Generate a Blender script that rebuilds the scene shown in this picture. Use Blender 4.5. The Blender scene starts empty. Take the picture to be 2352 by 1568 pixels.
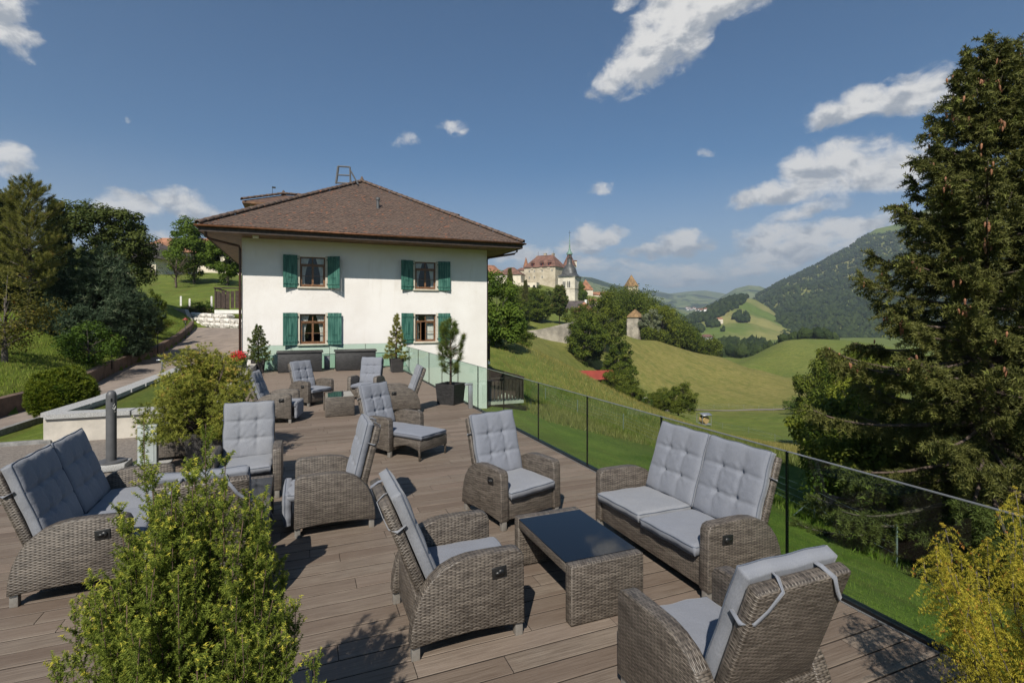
import bpy, bmesh, math, random
import numpy as np
from mathutils import Vector, Matrix
R = math.radians
scene = bpy.context.scene
COL = scene.collection
# ---------------------------------------------------------------- camera
YAW = R(22.2); HCAM = 2.3; FPX = 1190.0; CX = 1176.0; HY = 728.0
cam_data = bpy.data.cameras.new('camera'); cam = bpy.data.objects.new('camera', cam_data); COL.objects.link(cam)
cam.location = (0, 0, HCAM); cam.rotation_euler = (R(90), 0, -YAW)
cam_data.sensor_width = 36.0; cam_data.lens = 36.0 * FPX / 2352.0
cam_data.shift_y = -56.0 / 2352.0; cam_data.clip_start = 0.05; cam_data.clip_end = 40000
scene.camera = cam
# ---------------------------------------------------------------- light and exposure
SUN_AZ = R(33); SUN_EL = R(44)          # light travels towards +X sin, +Y cos
sun_dir = Vector((-math.sin(SUN_AZ) * math.cos(SUN_EL), -math.cos(SUN_AZ) * math.cos(SUN_EL), math.sin(SUN_EL)))
sd = bpy.data.lights.new('sun', 'SUN'); sd.energy = 5.0; sd.angle = R(0.53); sd.color = (1.0, 0.94, 0.845)
so = bpy.data.objects.new('sun', sd); COL.objects.link(so)
so.rotation_euler = (-sun_dir).to_track_quat('-Z', 'Y').to_euler(); so.location = (-20, -30, 40)
vs = scene.view_settings
vs.view_transform = 'Standard'; vs.look = 'None'; vs.gamma = 1.0; vs.exposure = 0.46; vs.use_curve_mapping = False
scene.cycles.max_bounces = 8; scene.cycles.transparent_max_bounces = 24
scene.cycles.diffuse_bounces = 3; scene.cycles.glossy_bounces = 4; scene.cycles.volume_bounces = 0
scene.cycles.use_denoising = True
scene.cycles.caustics_reflective = False; scene.cycles.caustics_refractive = False
SKY_STRENGTH = 0.05
FW = np.array([math.sin(YAW), math.cos(YAW), 0.0]); RT = np.array([math.cos(YAW), -math.sin(YAW), 0.0])
def at(px, py, d):                       # a point of the place seen at (px, py) of the 2352 px photograph, d metres ahead
    return np.array([0, 0, HCAM]) + d * (FW + RT * (px - CX) / FPX + np.array([0, 0, 1.0]) * (HY - py) / FPX)
# ---------------------------------------------------------------- sky with clouds (world)
def nd(nt, typ, loc=None, **kw):
    n = nt.nodes.new(typ)
    for k, v in kw.items(): setattr(n, k, v)
    return n
def sock(nt, dst, v):
    if hasattr(v, 'links') or isinstance(v, bpy.types.NodeSocket): nt.links.new(v, dst)
    else: dst.default_value = v
def mth(nt, op, a, b=None, c=None, clamp=False):
    n = nt.nodes.new('ShaderNodeMath'); n.operation = op; n.use_clamp = clamp
    sock(nt, n.inputs[0], a)
    if b is not None: sock(nt, n.inputs[1], b)
    if c is not None: sock(nt, n.inputs[2], c)
    return n.outputs[0]
def mapr(nt, v, a, b, c=0.0, d=1.0, smooth=True):
    n = nt.nodes.new('ShaderNodeMapRange'); n.interpolation_type = 'SMOOTHSTEP' if smooth else 'LINEAR'
    sock(nt, n.inputs[0], v)
    for i, x in enumerate((a, b, c, d)): n.inputs[1 + i].default_value = x
    return n.outputs[0]
def mixc(nt, fac, a, b, mode='MIX'):
    n = nt.nodes.new('ShaderNodeMix'); n.data_type = 'RGBA'; n.blend_type = mode
    sock(nt, n.inputs[0], fac); sock(nt, n.inputs[6], a); sock(nt, n.inputs[7], b)
    return n.outputs[2]
def noise(nt, vec, scale, detail=4, rough=0.55, dist=0.0, out=0):
    n = nt.nodes.new('ShaderNodeTexNoise')
    if vec is not None: nt.links.new(vec, n.inputs['Vector'])
    n.inputs['Scale'].default_value = scale; n.inputs['Detail'].default_value = detail
    n.inputs['Roughness'].default_value = rough; n.inputs['Distortion'].default_value = dist
    return n.outputs[out]
world = bpy.data.worlds.new('World'); scene.world = world; world.use_nodes = True
world.cycles.sampling_method = 'MANUAL'; world.cycles.sample_map_resolution = 256
def build_world():
    nt = world.node_tree; nt.nodes.clear()
    out = nt.nodes.new('ShaderNodeOutputWorld'); bg = nt.nodes.new('ShaderNodeBackground')
    sky = nt.nodes.new('ShaderNodeTexSky'); sky.sky_type = 'NISHITA'; sky.sun_disc = False
    sky.sun_elevation = SUN_EL; sky.sun_rotation = SUN_AZ + math.pi
    sky.altitude = 900; sky.air_density = 1.0; sky.dust_density = 0.6; sky.ozone_density = 2.5
    tc = nt.nodes.new('ShaderNodeTexCoord'); g = tc.outputs['Generated']
    sx = nt.nodes.new('ShaderNodeSeparateXYZ'); nt.links.new(g, sx.inputs[0])
    az = mth(nt, 'ARCTAN2', sx.outputs[0], sx.outputs[1])
    el = mth(nt, 'ARCSINE', mth(nt, 'MINIMUM', mth(nt, 'MAXIMUM', sx.outputs[2], -1.0), 1.0))
    # domain warp
    wv = nt.nodes.new('ShaderNodeCombineXYZ'); nt.links.new(az, wv.inputs[0]); nt.links.new(mth(nt, 'MULTIPLY', el, 1.5), wv.inputs[1])
    w1 = noise(nt, wv.outputs[0], 9, 5, 0.6, out=1)
    sw = nt.nodes.new('ShaderNodeSeparateColor'); nt.links.new(w1, sw.inputs[0])
    az2 = mth(nt, 'ADD', az, mth(nt, 'MULTIPLY', mth(nt, 'SUBTRACT', sw.outputs[0], 0.5), 0.10))
    el2 = mth(nt, 'ADD', el, mth(nt, 'MULTIPLY', mth(nt, 'SUBTRACT', sw.outputs[1], 0.5), 0.07))
    fb = noise(nt, wv.outputs[0], 20, 9, 0.66, 0.5)
    fine = mth(nt, 'SUBTRACT', fb, 0.5)
    tot = None; shade = None
    for (px, py, rx, ry, tilt, amp) in CLOUDS:
        p = at(px, py, 1.0) - np.array([0, 0, HCAM]); p = p / np.linalg.norm(p)
        ca = math.atan2(p[0], p[1]); ce = math.asin(p[2])
        k = 1.0 / FPX; cf = math.cos((px - CX) / FPX * 0.8)
        ra = 1.12 * rx * k * cf * cf; re = 1.18 * ry * k * cf
        da = mth(nt, 'SUBTRACT', az2, ca); de = mth(nt, 'SUBTRACT', el2, ce)
        c, s = math.cos(R(tilt)), math.sin(R(tilt))
        u = mth(nt, 'ADD', mth(nt, 'MULTIPLY', da, c / ra), mth(nt, 'MULTIPLY', de, s / ra))
        v = mth(nt, 'ADD', mth(nt, 'MULTIPLY', da, -s / re), mth(nt, 'MULTIPLY', de, c / re))
        # flat bases: the lower half falls off faster
        v2 = mth(nt, 'MULTIPLY', v, mapr(nt, v, -0.3, 0.3, 1.35, 0.9))
        q = mth(nt, 'SUBTRACT', 1.0, mth(nt, 'ADD', mth(nt, 'MULTIPLY', u, u), mth(nt, 'MULTIPLY', v2, v2)))
        q = mth(nt, 'MULTIPLY', mth(nt, 'MAXIMUM', q, -1.5), amp)
        sh = mth(nt, 'MULTIPLY', v, mth(nt, 'MAXIMUM', q, 0.0))
        tot = q if tot is None else mth(nt, 'MAXIMUM', tot, q)
        shade = sh if shade is None else mth(nt, 'ADD', shade, sh)
    # fair-weather clouds over the rest of the sky
    gen = noise(nt, wv.outputs[0], 2.3, 3, 0.5)
    rest = mapr(nt, gen, 0.66, 0.86, -0.9, 0.35)
    inview = mth(nt, 'ABSOLUTE', mth(nt, 'SUBTRACT', az, YAW))
    rest = mth(nt, 'ADD', rest, mapr(nt, inview, 0.8, 1.1, -1.0, 0.0))
    tot = mth(nt, 'MAXIMUM', tot, rest)
    dens = mth(nt, 'ADD', tot, mth(nt, 'MULTIPLY', fine, 2.1))
    mask = mapr(nt, dens, -0.08, 0.92)
    # brightness of the cloud: lit tops, grey bases, relief from the noise
    ov = nt.nodes.new('ShaderNodeVectorMath'); ov.operation = 'ADD'; nt.links.new(wv.outputs[0], ov.inputs[0]); ov.inputs[1].default_value = (-0.010, 0.022, 0)
    fa = noise(nt, wv.outputs[0], 15, 5, 0.58, 0.3); fb2 = noise(nt, ov.outputs[0], 15, 5, 0.58, 0.3)
    b = mth(nt, 'ADD', mth(nt, 'MULTIPLY', shade, 0.75), mth(nt, 'MULTIPLY', mth(nt, 'SUBTRACT', fa, fb2), 3.6))
    b = mapr(nt, mth(nt, 'ADD', b, 0.18), -0.42, 0.62, 0.0, 1.0)
    ccol = mixc(nt, b, (5.3, 5.7, 6.3, 1), (12.2, 11.9, 11.4, 1))
    # pale band of moist air low over the horizon
    low = mapr(nt, el, 0.0, 0.30, 0.55, 0.0)
    base = mixc(nt, low, mixc(nt, 1.0, sky.outputs[0], (.42, .90, 1.16, 1), 'MULTIPLY'), (8.6, 8.9, 9.6, 1))
    col = mixc(nt, mth(nt, 'MULTIPLY', mask, 0.96), base, ccol)
    nt.links.new(col, bg.inputs[0]); bg.inputs[1].default_value = SKY_STRENGTH
    nt.links.new(bg.outputs[0], out.inputs[0])
CLOUDS = [  # px, py, half width, half height, tilt, strength
    (10, 40, 70, 55, 10, 1.0), (40, 105, 60, 38, 0, 1.0), (15, 372, 60, 36, -15, 1.0),
    (290, 470, 75, 36, 0, 1.1), (410, 468, 85, 36, -5, 1.1), (500, 492, 60, 18, -10, .7), (375, 548, 35, 16, 0, .55),
    (1680, 0, 120, 60, 8, 1.1), (1580, 50, 115, 80, 25, 1.15), (1500, 130, 100, 62, 32, 1.15), (1425, 185, 65, 38, 25, 1.0), (1450, 8, 40, 16, 0, .6),
    (1050, 293, 32, 14, 0, .6), (940, 322, 30, 12, 0, .5), (1375, 445, 28, 16, 0, .6), (1620, 362, 20, 10, 0, .5), (300, 280, 14, 10, 0, .45),
    (1950, 258, 95, 42, 5, 1.1), (2080, 230, 120, 46, 12, 1.1), (2200, 205, 90, 36, 12, .9),
    (1770, 452, 90, 30, 6, 1.1), (1900, 405, 135, 55, 8, 1.15), (2030, 395, 120, 46, 5, 1.1), (2030, 340, 50, 14, 5, .6),
    (1850, 485, 100, 22, 12, .75), (1760, 570, 85, 42, 8, 1.05), (1860, 550, 100, 36, 5, 1.05), (1960, 520, 110, 26, 5, .9), (1730, 595, 60, 20, 0, .8),
    (1300, 618, 150, 18, 0, .62), (1500, 628, 170, 20, 0, .66), (1700, 612, 120, 22, 6, .7), (1850, 590, 130, 30, 8, .8), (2010, 560, 120, 34, 8, .85), (1345, 552, 58, 36, 0, 1.15), (1395, 545, 35, 22, 0, 1.0), (1560, 562, 60, 38, 0, 1.15), (1480, 575, 50, 18, 0, .8), (1425, 525, 40, 12, 0, .55),
    (1180, 590, 60, 30, 0, .95), (1250, 590, 60, 22, 0, .7), (1590, 625, 45, 16, 0, .8), (1460, 610, 55, 12, 0, .6), (1550, 645, 70, 12, 0, .6), (1340, 598, 60, 14, 0, .6), (1660, 635, 50, 12, 0, .5),
]
build_world()
# ---------------------------------------------------------------- helpers
rng = np.random.default_rng(7); random.seed(7)
class MB:
    """collects shapes; build() links them as one mesh object"""
    def __init__(s): s.v = []; s.f = []; s.uv = {}
    def add(s, vs, fs):
        o = len(s.v); s.v += [tuple(map(float, p)) for p in vs]
        s.f += [tuple(i + o for i in f) for f in fs]; return s
    def box(s, x0, x1, y0, y1, z0, z1):
        s.add([(x0,y0,z0),(x1,y0,z0),(x1,y1,z0),(x0,y1,z0),(x0,y0,z1),(x1,y0,z1),(x1,y1,z1),(x0,y1,z1)],
              [(0,3,2,1),(4,5,6,7),(0,1,5,4),(1,2,6,5),(2,3,7,6),(3,0,4,7)]); return s
    def obox(s, c, ax, ay, az):        # box from centre and three half-axis vectors
        c, ax, ay, az = map(np.array, (c, ax, ay, az))
        vs = [c+i*ax+j*ay+k*az for k in (-1,1) for i,j in ((-1,-1),(1,-1),(1,1),(-1,1))]
        s.add(vs, [(0,3,2,1),(4,5,6,7),(0,1,5,4),(1,2,6,5),(2,3,7,6),(3,0,4,7)]); return s
    def loft(s, rings, cap=True, close=True):
        n = len(rings[0]); o = len(s.v)
        for r in rings: s.v += [tuple(map(float, p)) for p in r]
        m = n if close else n - 1
        for k in range(len(rings)-1):
            for i in range(m):
                j = (i+1) % n
                s.f.append((o+k*n+i, o+k*n+j, o+(k+1)*n+j, o+(k+1)*n+i))
        if cap and close:
            s.f.append(tuple(o+i for i in range(n))[::-1]); s.f.append(tuple(o+(len(rings)-1)*n+i for i in range(n)))
        return s
    def lathe(s, prof, c=(0,0,0), n=12, rot=0.0, sx=1, sy=1):
        rings = [[(c[0]+sx*r*math.cos(rot+2*math.pi*i/n), c[1]+sy*r*math.sin(rot+2*math.pi*i/n), c[2]+z) for i in range(n)] for r, z in prof]
        return s.loft(rings)
    def tube(s, pts, rad, n=6):
        pts = [np.array(p, float) for p in pts]; rings = []
        rad = rad if hasattr(rad, '__len__') else [rad]*len(pts)
        for k, p in enumerate(pts):
            t = pts[min(k+1, len(pts)-1)] - pts[max(k-1, 0)]; t = t/(np.linalg.norm(t)+1e-9)
            a = np.cross(t, (0,0,1) if abs(t[2]) < .9 else (1,0,0)); a /= np.linalg.norm(a); b = np.cross(t, a)
            rings.append([p + rad[k]*(math.cos(2*math.pi*i/n)*a + math.sin(2*math.pi*i/n)*b) for i in range(n)])
        return s.loft(rings)
    def prism(s, prof, y0, y1):        # profile in (x, z) pushed along y
        return s.loft([[(x, y0, z) for x, z in prof], [(x, y1, z) for x, z in prof]])
    def build(s, name, mat, parent=None, smooth=False, bevel=0, uv=True, auto=None, mesh_only=False):
        me = bpy.data.meshes.new(name); me.from_pydata(s.v, [], s.f)
        bm = bmesh.new(); bm.from_mesh(me); bmesh.ops.recalc_face_normals(bm, faces=bm.faces)
        if bevel:
            bmesh.ops.remove_doubles(bm, verts=bm.verts, dist=1e-5)
            ed = [e for e in bm.edges if len(e.link_faces) == 2 and e.calc_face_angle(0) > R(35)]
            bmesh.ops.bevel(bm, geom=ed, offset=bevel, segments=2, profile=.5, affect='EDGES', clamp_overlap=True)
        if uv:
            l = bm.loops.layers.uv.new('UVMap')
            for f in bm.faces:
                n = f.normal; ax = max(range(3), key=lambda i: abs(n[i]))
                i, j = ((1,2),(0,2),(0,1))[ax]
                for lo in f.loops: lo[l].uv = (lo.vert.co[i], lo.vert.co[j])
        if smooth or bevel:
            for f in bm.faces: f.smooth = True
        bm.to_mesh(me); bm.free()
        if mat: me.materials.append(mat)
        if mesh_only: return me
        o = link(name, me, parent)
        if (smooth or bevel) and auto is not None:
            me.set_sharp_from_angle(angle=R(auto))
        return o
def link(name, me, parent=None):
    o = bpy.data.objects.new(name, me); COL.objects.link(o)
    if parent is not None: o.parent = parent
    return o
def tag(o, label=None, cat=None, group=None, kind=None):
    if label: o['label'] = label
    if cat: o['category'] = cat
    if group: o['group'] = group
    if kind: o['kind'] = kind
    return o
def thing(name, loc, rz, label, cat, group=None):
    o = bpy.data.objects.new(name, None); COL.objects.link(o); o.empty_display_size = .2
    o.location = loc; o.rotation_euler = (0, 0, rz); return tag(o, label, cat, group)
def copy_tree(o, parent=None):
    c = o.copy(); COL.objects.link(c); c.parent = parent
    for ch in list(o.children): copy_tree(ch, c)
    return c
def mesh_np(name, V, F, mat, smooth=False, attr=None):
    """mesh from numpy arrays; F is (n,3) or (n,4)"""
    V = np.ascontiguousarray(V, dtype=np.float32); F = np.ascontiguousarray(F, dtype=np.int32)
    me = bpy.data.meshes.new(name); n, k = F.shape
    me.vertices.add(len(V)); me.vertices.foreach_set('co', V.ravel())
    me.loops.add(n*k); me.loops.foreach_set('vertex_index', F.ravel())
    me.polygons.add(n); me.polygons.foreach_set('loop_start', np.arange(0, n*k, k, dtype=np.int32))
    try: me.polygons.foreach_set('loop_total', np.full(n, k, dtype=np.int32))
    except Exception: pass
    if smooth: me.polygons.foreach_set('use_smooth', np.ones(n, dtype=bool))
    me.update(calc_edges=True)
    if attr is not None:
        for an, av in attr.items():
            a = me.attributes.new(an, 'FLOAT', 'POINT'); a.data.foreach_set('value', np.ascontiguousarray(av, dtype=np.float32))
    if mat: me.materials.append(mat)
    return me
def scatter(tv, tf, P, X, Z, S):
    """template verts/faces placed at P with local x axis X, local z axis Z (approx), scale S -> V, F, idx"""
    X = X/ (np.linalg.norm(X, axis=1, keepdims=True)+1e-9)
    Y = np.cross(Z, X); Y /= (np.linalg.norm(Y, axis=1, keepdims=True)+1e-9); Zz = np.cross(X, Y)
    S = np.broadcast_to(np.asarray(S, float).reshape(len(P) if np.ndim(S) else 1, -1), (len(P), 1))
    V = P[:, None, :] + S[:, :, None]*(tv[None, :, 0:1]*X[:, None, :] + tv[None, :, 1:2]*Y[:, None, :] + tv[None, :, 2:3]*Zz[:, None, :])
    F = tf[None] + (np.arange(len(P))*len(tv))[:, None, None]
    idx = np.repeat(np.arange(len(P)), len(tv))
    return V.reshape(-1, 3), F.reshape(-1, tf.shape[1]), idx
def rdir(n, g=None):
    g = g or rng; v = g.normal(size=(n, 3)); return v/np.linalg.norm(v, axis=1, keepdims=True)
# ---------------------------------------------------------------- materials
MATS = {}
def new_mat(name):
    m = bpy.data.materials.new(name); m.use_nodes = True; MATS[name] = m
    nt = m.node_tree; b = nt.nodes['Principled BSDF']; return m, nt, b
def simple(name, col, rough=.6, var=.12, scale=6.0, bump=.0, bscale=60, metal=0.0, spec=.5, coord='Object'):
    m, nt, b = new_mat(name); tc = nt.nodes.new('ShaderNodeTexCoord'); v = tc.outputs[coord]
    n = noise(nt, v, scale, 5, .6)
    d = tuple(max(0, c*(1-var*1.6)) for c in col); l = tuple(min(1, c*(1+var)) for c in col)
    nt.links.new(mixc(nt, mapr(nt, n, .3, .7), (*d, 1), (*l, 1)), b.inputs['Base Color'])
    b.inputs['Roughness'].default_value = rough; b.inputs['Metallic'].default_value = metal
    b.inputs['Specular IOR Level'].default_value = spec
    if bump:
        n2 = noise(nt, v, bscale, 4, .6); bp = nt.nodes.new('ShaderNodeBump'); bp.inputs['Strength'].default_value = bump
        bp.inputs['Distance'].default_value = .02
        nt.links.new(n2, bp.inputs['Height']); nt.links.new(bp.outputs[0], b.inputs['Normal'])
    return m
def bumpn(nt, b, h, strength=.5, dist=.01):
    bp = nt.nodes.new('ShaderNodeBump'); bp.inputs['Strength'].default_value = strength; bp.inputs['Distance'].default_value = dist
    nt.links.new(h, bp.inputs['Height']); nt.links.new(bp.outputs[0], b.inputs['Normal'])
def foliage(name, dark, light, tip=None, rough=.55, trans=.35, oscale=.0):
    """leaf material: colour varies from leaf to leaf by the 'tint' value stored on each leaf"""
    m, nt, b = new_mat(name)
    a = nt.nodes.new('ShaderNodeAttribute'); a.attribute_name = 'tint'
    c = mixc(nt, mapr(nt, a.outputs['Fac'], 0, .85, smooth=False), (*dark, 1), (*light, 1))
    if tip: c = mixc(nt, mapr(nt, a.outputs['Fac'], .86, 1.0, smooth=False), c, (*tip, 1))
    nt.links.new(c, b.inputs['Base Color']); b.inputs['Roughness'].default_value = rough
    b.inputs['Specular IOR Level'].default_value = .10
    tr = nt.nodes.new('ShaderNodeBsdfTranslucent'); nt.links.new(c, tr.inputs[0])
    mx = nt.nodes.new('ShaderNodeMixShader'); mx.inputs[0].default_value = trans
    nt.links.new(b.outputs[0], mx.inputs[1]); nt.links.new(tr.outputs[0], mx.inputs[2])
    nt.links.new(mx.outputs[0], nt.nodes['Material Output'].inputs[0]); return m
def wicker(name, dark, light, rowh=.0135, colw=.024, rough=.42, bump=.65):
    m, nt, b = new_mat(name); tc = nt.nodes.new('ShaderNodeTexCoord')
    s = nt.nodes.new('ShaderNodeSeparateXYZ'); nt.links.new(tc.outputs['UV'], s.inputs[0])
    u0, v0 = s.outputs[0], s.outputs[1]
    wob = noise(nt, tc.outputs['UV'], 5, 2, .5)
    v = mth(nt, 'ADD', mth(nt, 'DIVIDE', v0, rowh), mth(nt, 'MULTIPLY', wob, .5))
    row = mth(nt, 'FLOOR', v); fr = mth(nt, 'FRACT', v)
    prof = mth(nt, 'SINE', mth(nt, 'MULTIPLY', fr, math.pi))
    prof = mth(nt, 'POWER', prof, .6)
    ph = mth(nt, 'ADD', mth(nt, 'DIVIDE', u0, colw), row)
    un = mth(nt, 'COSINE', mth(nt, 'MULTIPLY', ph, math.pi))
    und = mth(nt, 'ADD', mth(nt, 'MULTIPLY', un, .5), .5)
    h = mth(nt, 'MULTIPLY', prof, mth(nt, 'ADD', mth(nt, 'MULTIPLY', und, .85), .15))
    cv = nt.nodes.new('ShaderNodeCombineXYZ'); nt.links.new(mth(nt, 'MULTIPLY', u0, 6), cv.inputs[0]); nt.links.new(mth(nt, 'MULTIPLY', row, 7.31), cv.inputs[1])
    st = noise(nt, cv.outputs[0], 1.0, 3, .7)
    cv2 = nt.nodes.new('ShaderNodeCombineXYZ'); nt.links.new(mth(nt, 'MULTIPLY', u0, 10), cv2.inputs[0]); nt.links.new(mth(nt, 'MULTIPLY', v0, 420), cv2.inputs[1])
    fibre = noise(nt, cv2.outputs[0], 1.0, 2, .5)
    c = mixc(nt, mapr(nt, mth(nt, 'ADD', mth(nt, 'MULTIPLY', st, .75), mth(nt, 'MULTIPLY', fibre, .25)), .36, .64), (*dark, 1), (*light, 1))
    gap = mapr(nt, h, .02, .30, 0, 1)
    c = mixc(nt, gap, tuple(x*.22 for x in dark) + (1,), c)  # recesses between strands darkened in the base colour, shade painted into the weave
    nt.links.new(c, b.inputs['Base Color']); b.inputs['Roughness'].default_value = rough
    bumpn(nt, b, h, bump, .006); return m
def make_mats():
    # ground: lawns and meadows, colour by place
    m, nt, b = new_mat('meadow'); g = nt.nodes.new('ShaderNodeNewGeometry'); P = g.outputs['Position']
    n1 = noise(nt, P, .035, 4, .55); n2 = noise(nt, P, .6, 5, .65); n3 = noise(nt, P, 9, 4, .7); n4 = noise(nt, P, 60, 3, .7)
    a = nt.nodes.new('ShaderNodeAttribute'); a.attribute_name = 'dry'
    green = mixc(nt, mapr(nt, n2, .3, .7), (.082, .124, .018, 1), (.165, .200, .034, 1))
    dry = mixc(nt, mapr(nt, n2, .3, .72), (.150, .135, .032, 1), (.290, .225, .078, 1))
    f = mth(nt, 'ADD', a.outputs['Fac'], mth(nt, 'MULTIPLY', mth(nt, 'SUBTRACT', n1, .5), .9))
    f = mth(nt, 'ADD', f, mth(nt, 'MULTIPLY', mth(nt, 'SUBTRACT', n2, .5), .5), clamp=True)
    c = mixc(nt, f, green, dry)
    c = mixc(nt, mapr(nt, n3, .38, .64, 0, .6), c, (.046, .074, .012, 1))
    c = mixc(nt, mapr(nt, n4, .42, .70, 0, .6), c, (.175, .19, .055, 1))
    nt.links.new(c, b.inputs['Base Color']); b.inputs['Roughness'].default_value = .85; b.inputs['Specular IOR Level'].default_value = .12
    mp = nt.nodes.new('ShaderNodeMapping'); mp.inputs['Rotation'].default_value = (0, 0, .75); mp.inputs['Scale'].default_value = (.9, .07, .3); nt.links.new(P, mp.inputs[0])
    st = noise(nt, mp.outputs[0], 1.0, 4, .65); n5 = noise(nt, P, .16, 5, .6)
    c = mixc(nt, mapr(nt, st, .36, .50, .5, 0), c, (.105, .100, .026, 1)); c = mixc(nt, mapr(nt, n5, .5, .72, 0, .45), c, (.058, .088, .016, 1))
    fr = nt.nodes.new('ShaderNodeAttribute'); fr.attribute_name = 'fresh'
    c = mixc(nt, mapr(nt, st, .60, .74, 0, .5), c, (.36, .31, .125, 1))
    c = mixc(nt, fr.outputs['Fac'], c, mixc(nt, 1.0, c, (1.24, 1.27, 1.10, 1), 'MULTIPLY'))
    nt.links.new(c, b.inputs['Base Color'])
    h = mth(nt, 'ADD', mth(nt, 'MULTIPLY', n3, .6), mth(nt, 'MULTIPLY', n4, .4)); bumpn(nt, b, h, 1.0, .10)
    # far hills: pasture with woods
    m, nt, b = new_mat('far_pasture'); g = nt.nodes.new('ShaderNodeNewGeometry'); P = g.outputs['Position']
    n1 = noise(nt, P, .0016, 5, .62, .6); n2 = noise(nt, P, .012, 4, .6); n3 = noise(nt, P, .05, 3, .7)
    past = mixc(nt, mapr(nt, n2, .35, .65), (.085, .125, .045, 1), (.165, .185, .075, 1))
    wood = mixc(nt, mapr(nt, n3, .3, .7), (.014, .028, .012, 1), (.034, .055, .018, 1))
    f = mapr(nt, mth(nt, 'ADD', n1, mth(nt, 'MULTIPLY', mth(nt, 'SUBTRACT', n3, .5), .12)), .50, .53)
    nt.links.new(mixc(nt, f, past, wood), b.inputs['Base Color']); b.inputs['Roughness'].default_value = .9
    b.inputs['Specular IOR Level'].default_value = .05
    bumpn(nt, b, n3, 1.0, 12.0)
    m, nt, b = new_mat('far_meadow'); g = nt.nodes.new('ShaderNodeNewGeometry'); P = g.outputs['Position']
    n1 = noise(nt, P, .006, 4, .6); n2 = noise(nt, P, .04, 4, .65)
    c = mixc(nt, mapr(nt, n1, .38, .62), (.095, .135, .030, 1), (.205, .195, .070, 1)); c = mixc(nt, mapr(nt, n2, .45, .75, 0, .4), c, (.075, .11, .025, 1))
    nt.links.new(c, b.inputs['Base Color']); b.inputs['Roughness'].default_value = .9; b.inputs['Specular IOR Level'].default_value = .05
    # forest floor and forest tree crowns
    simple('forest_ground', (.05, .07, .025), .9, .3, .02, spec=.05, coord='Generated')
    for nm, d, l in (('forest_crown', (.010, .020, .006), (.044, .062, .016)),):
        m, nt, b = new_mat(nm); a = nt.nodes.new('ShaderNodeAttribute'); a.attribute_name = 'tint'
        g = nt.nodes.new('ShaderNodeNewGeometry'); n = noise(nt, g.outputs['Position'], .25, 3, .7)
        c = mixc(nt, mth(nt, 'ADD', a.outputs['Fac'], mth(nt, 'MULTIPLY', mth(nt, 'SUBTRACT', n, .5), .6), clamp=True), (*d, 1), (*l, 1))
        nt.links.new(c, b.inputs['Base Color']); b.inputs['Roughness'].default_value = .8; b.inputs['Specular IOR Level'].default_value = .1
        bumpn(nt, b, n, 1.0, 3.0)
    # deck boards
    m, nt, b = new_mat('deck_wood'); tc = nt.nodes.new('ShaderNodeTexCoord'); g = nt.nodes.new('ShaderNodeNewGeometry')
    oi = nt.nodes.new('ShaderNodeObjectInfo')
    s = nt.nodes.new('ShaderNodeSeparateXYZ'); nt.links.new(g.outputs['Position'], s.inputs[0])
    cv = nt.nodes.new('ShaderNodeCombineXYZ'); nt.links.new(mth(nt, 'MULTIPLY', s.outputs[0], 1.6), cv.inputs[0]); nt.links.new(mth(nt, 'MULTIPLY', s.outputs[1], 95), cv.inputs[1])
    grain = noise(nt, cv.outputs[0], 1.0, 4, .65, .15)
    cvb = nt.nodes.new('ShaderNodeCombineXYZ'); nt.links.new(mth(nt, 'MULTIPLY', s.outputs[0], 5), cvb.inputs[0]); nt.links.new(mth(nt, 'MULTIPLY', s.outputs[1], 240), cvb.inputs[1])
    fine = noise(nt, cvb.outputs[0], 1.0, 3, .7)
    blot = noise(nt, g.outputs['Position'], 2.2, 4, .6)
    rowid = mth(nt, 'FLOOR', mth(nt, 'DIVIDE', s.outputs[1], .185))
    wn = nt.nodes.new('ShaderNodeTexWhiteNoise'); wn.noise_dimensions = '2D'
    cr = nt.nodes.new('ShaderNodeCombineXYZ'); nt.links.new(rowid, cr.inputs[0]); nt.links.new(oi.outputs['Random'], cr.inputs[1]); nt.links.new(cr.outputs[0], wn.inputs['Vector'])
    c = mixc(nt, mapr(nt, grain, .3, .72), (.090, .069, .052, 1), (.214, .171, .134, 1))
    c = mixc(nt, mapr(nt, fine, .42, .66, 0, .55), c, (.275, .232, .188, 1)); c = mixc(nt, mapr(nt, fine, .30, .42, .45, 0), c, (.075, .055, .042, 1))
    c = mixc(nt, mapr(nt, blot, .35, .75, 0, .32), c, (.115, .082, .062, 1))
    c = mixc(nt, mth(nt, 'MULTIPLY', wn.outputs['Value'], .55), c, (.098, .066, .048, 1)); c = mixc(nt, mapr(nt, oi.outputs['Random'], .6, 1.0, 0, .35), c, (.26, .20, .16, 1))
    nt.links.new(c, b.inputs['Base Color'])
    nt.links.new(mapr(nt, grain, .3, .7, .55, .75), b.inputs['Roughness']); b.inputs['Specular IOR Level'].default_value = .3
    bumpn(nt, b, mth(nt, 'ADD', grain, fine), .35, .004)
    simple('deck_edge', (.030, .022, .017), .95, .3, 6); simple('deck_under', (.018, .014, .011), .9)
    # plaster
    m, nt, b = new_mat('plaster'); g = nt.nodes.new('ShaderNodeNewGeometry'); P = g.outputs['Position']
    n1 = noise(nt, P, .7, 5, .6); n2 = noise(nt, P, 28, 4, .65); n3 = noise(nt, P, 9, 3, .6)
    s = nt.nodes.new('ShaderNodeSeparateXYZ'); nt.links.new(P, s.inputs[0])
    cv = nt.nodes.new('ShaderNodeCombineXYZ'); nt.links.new(mth(nt, 'MULTIPLY', s.outputs[0], 3.0), cv.inputs[0]); nt.links.new(mth(nt, 'MULTIPLY', s.outputs[2], .35), cv.inputs[1])
    streak = noise(nt, cv.outputs[0], 1.0, 4, .6)
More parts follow.
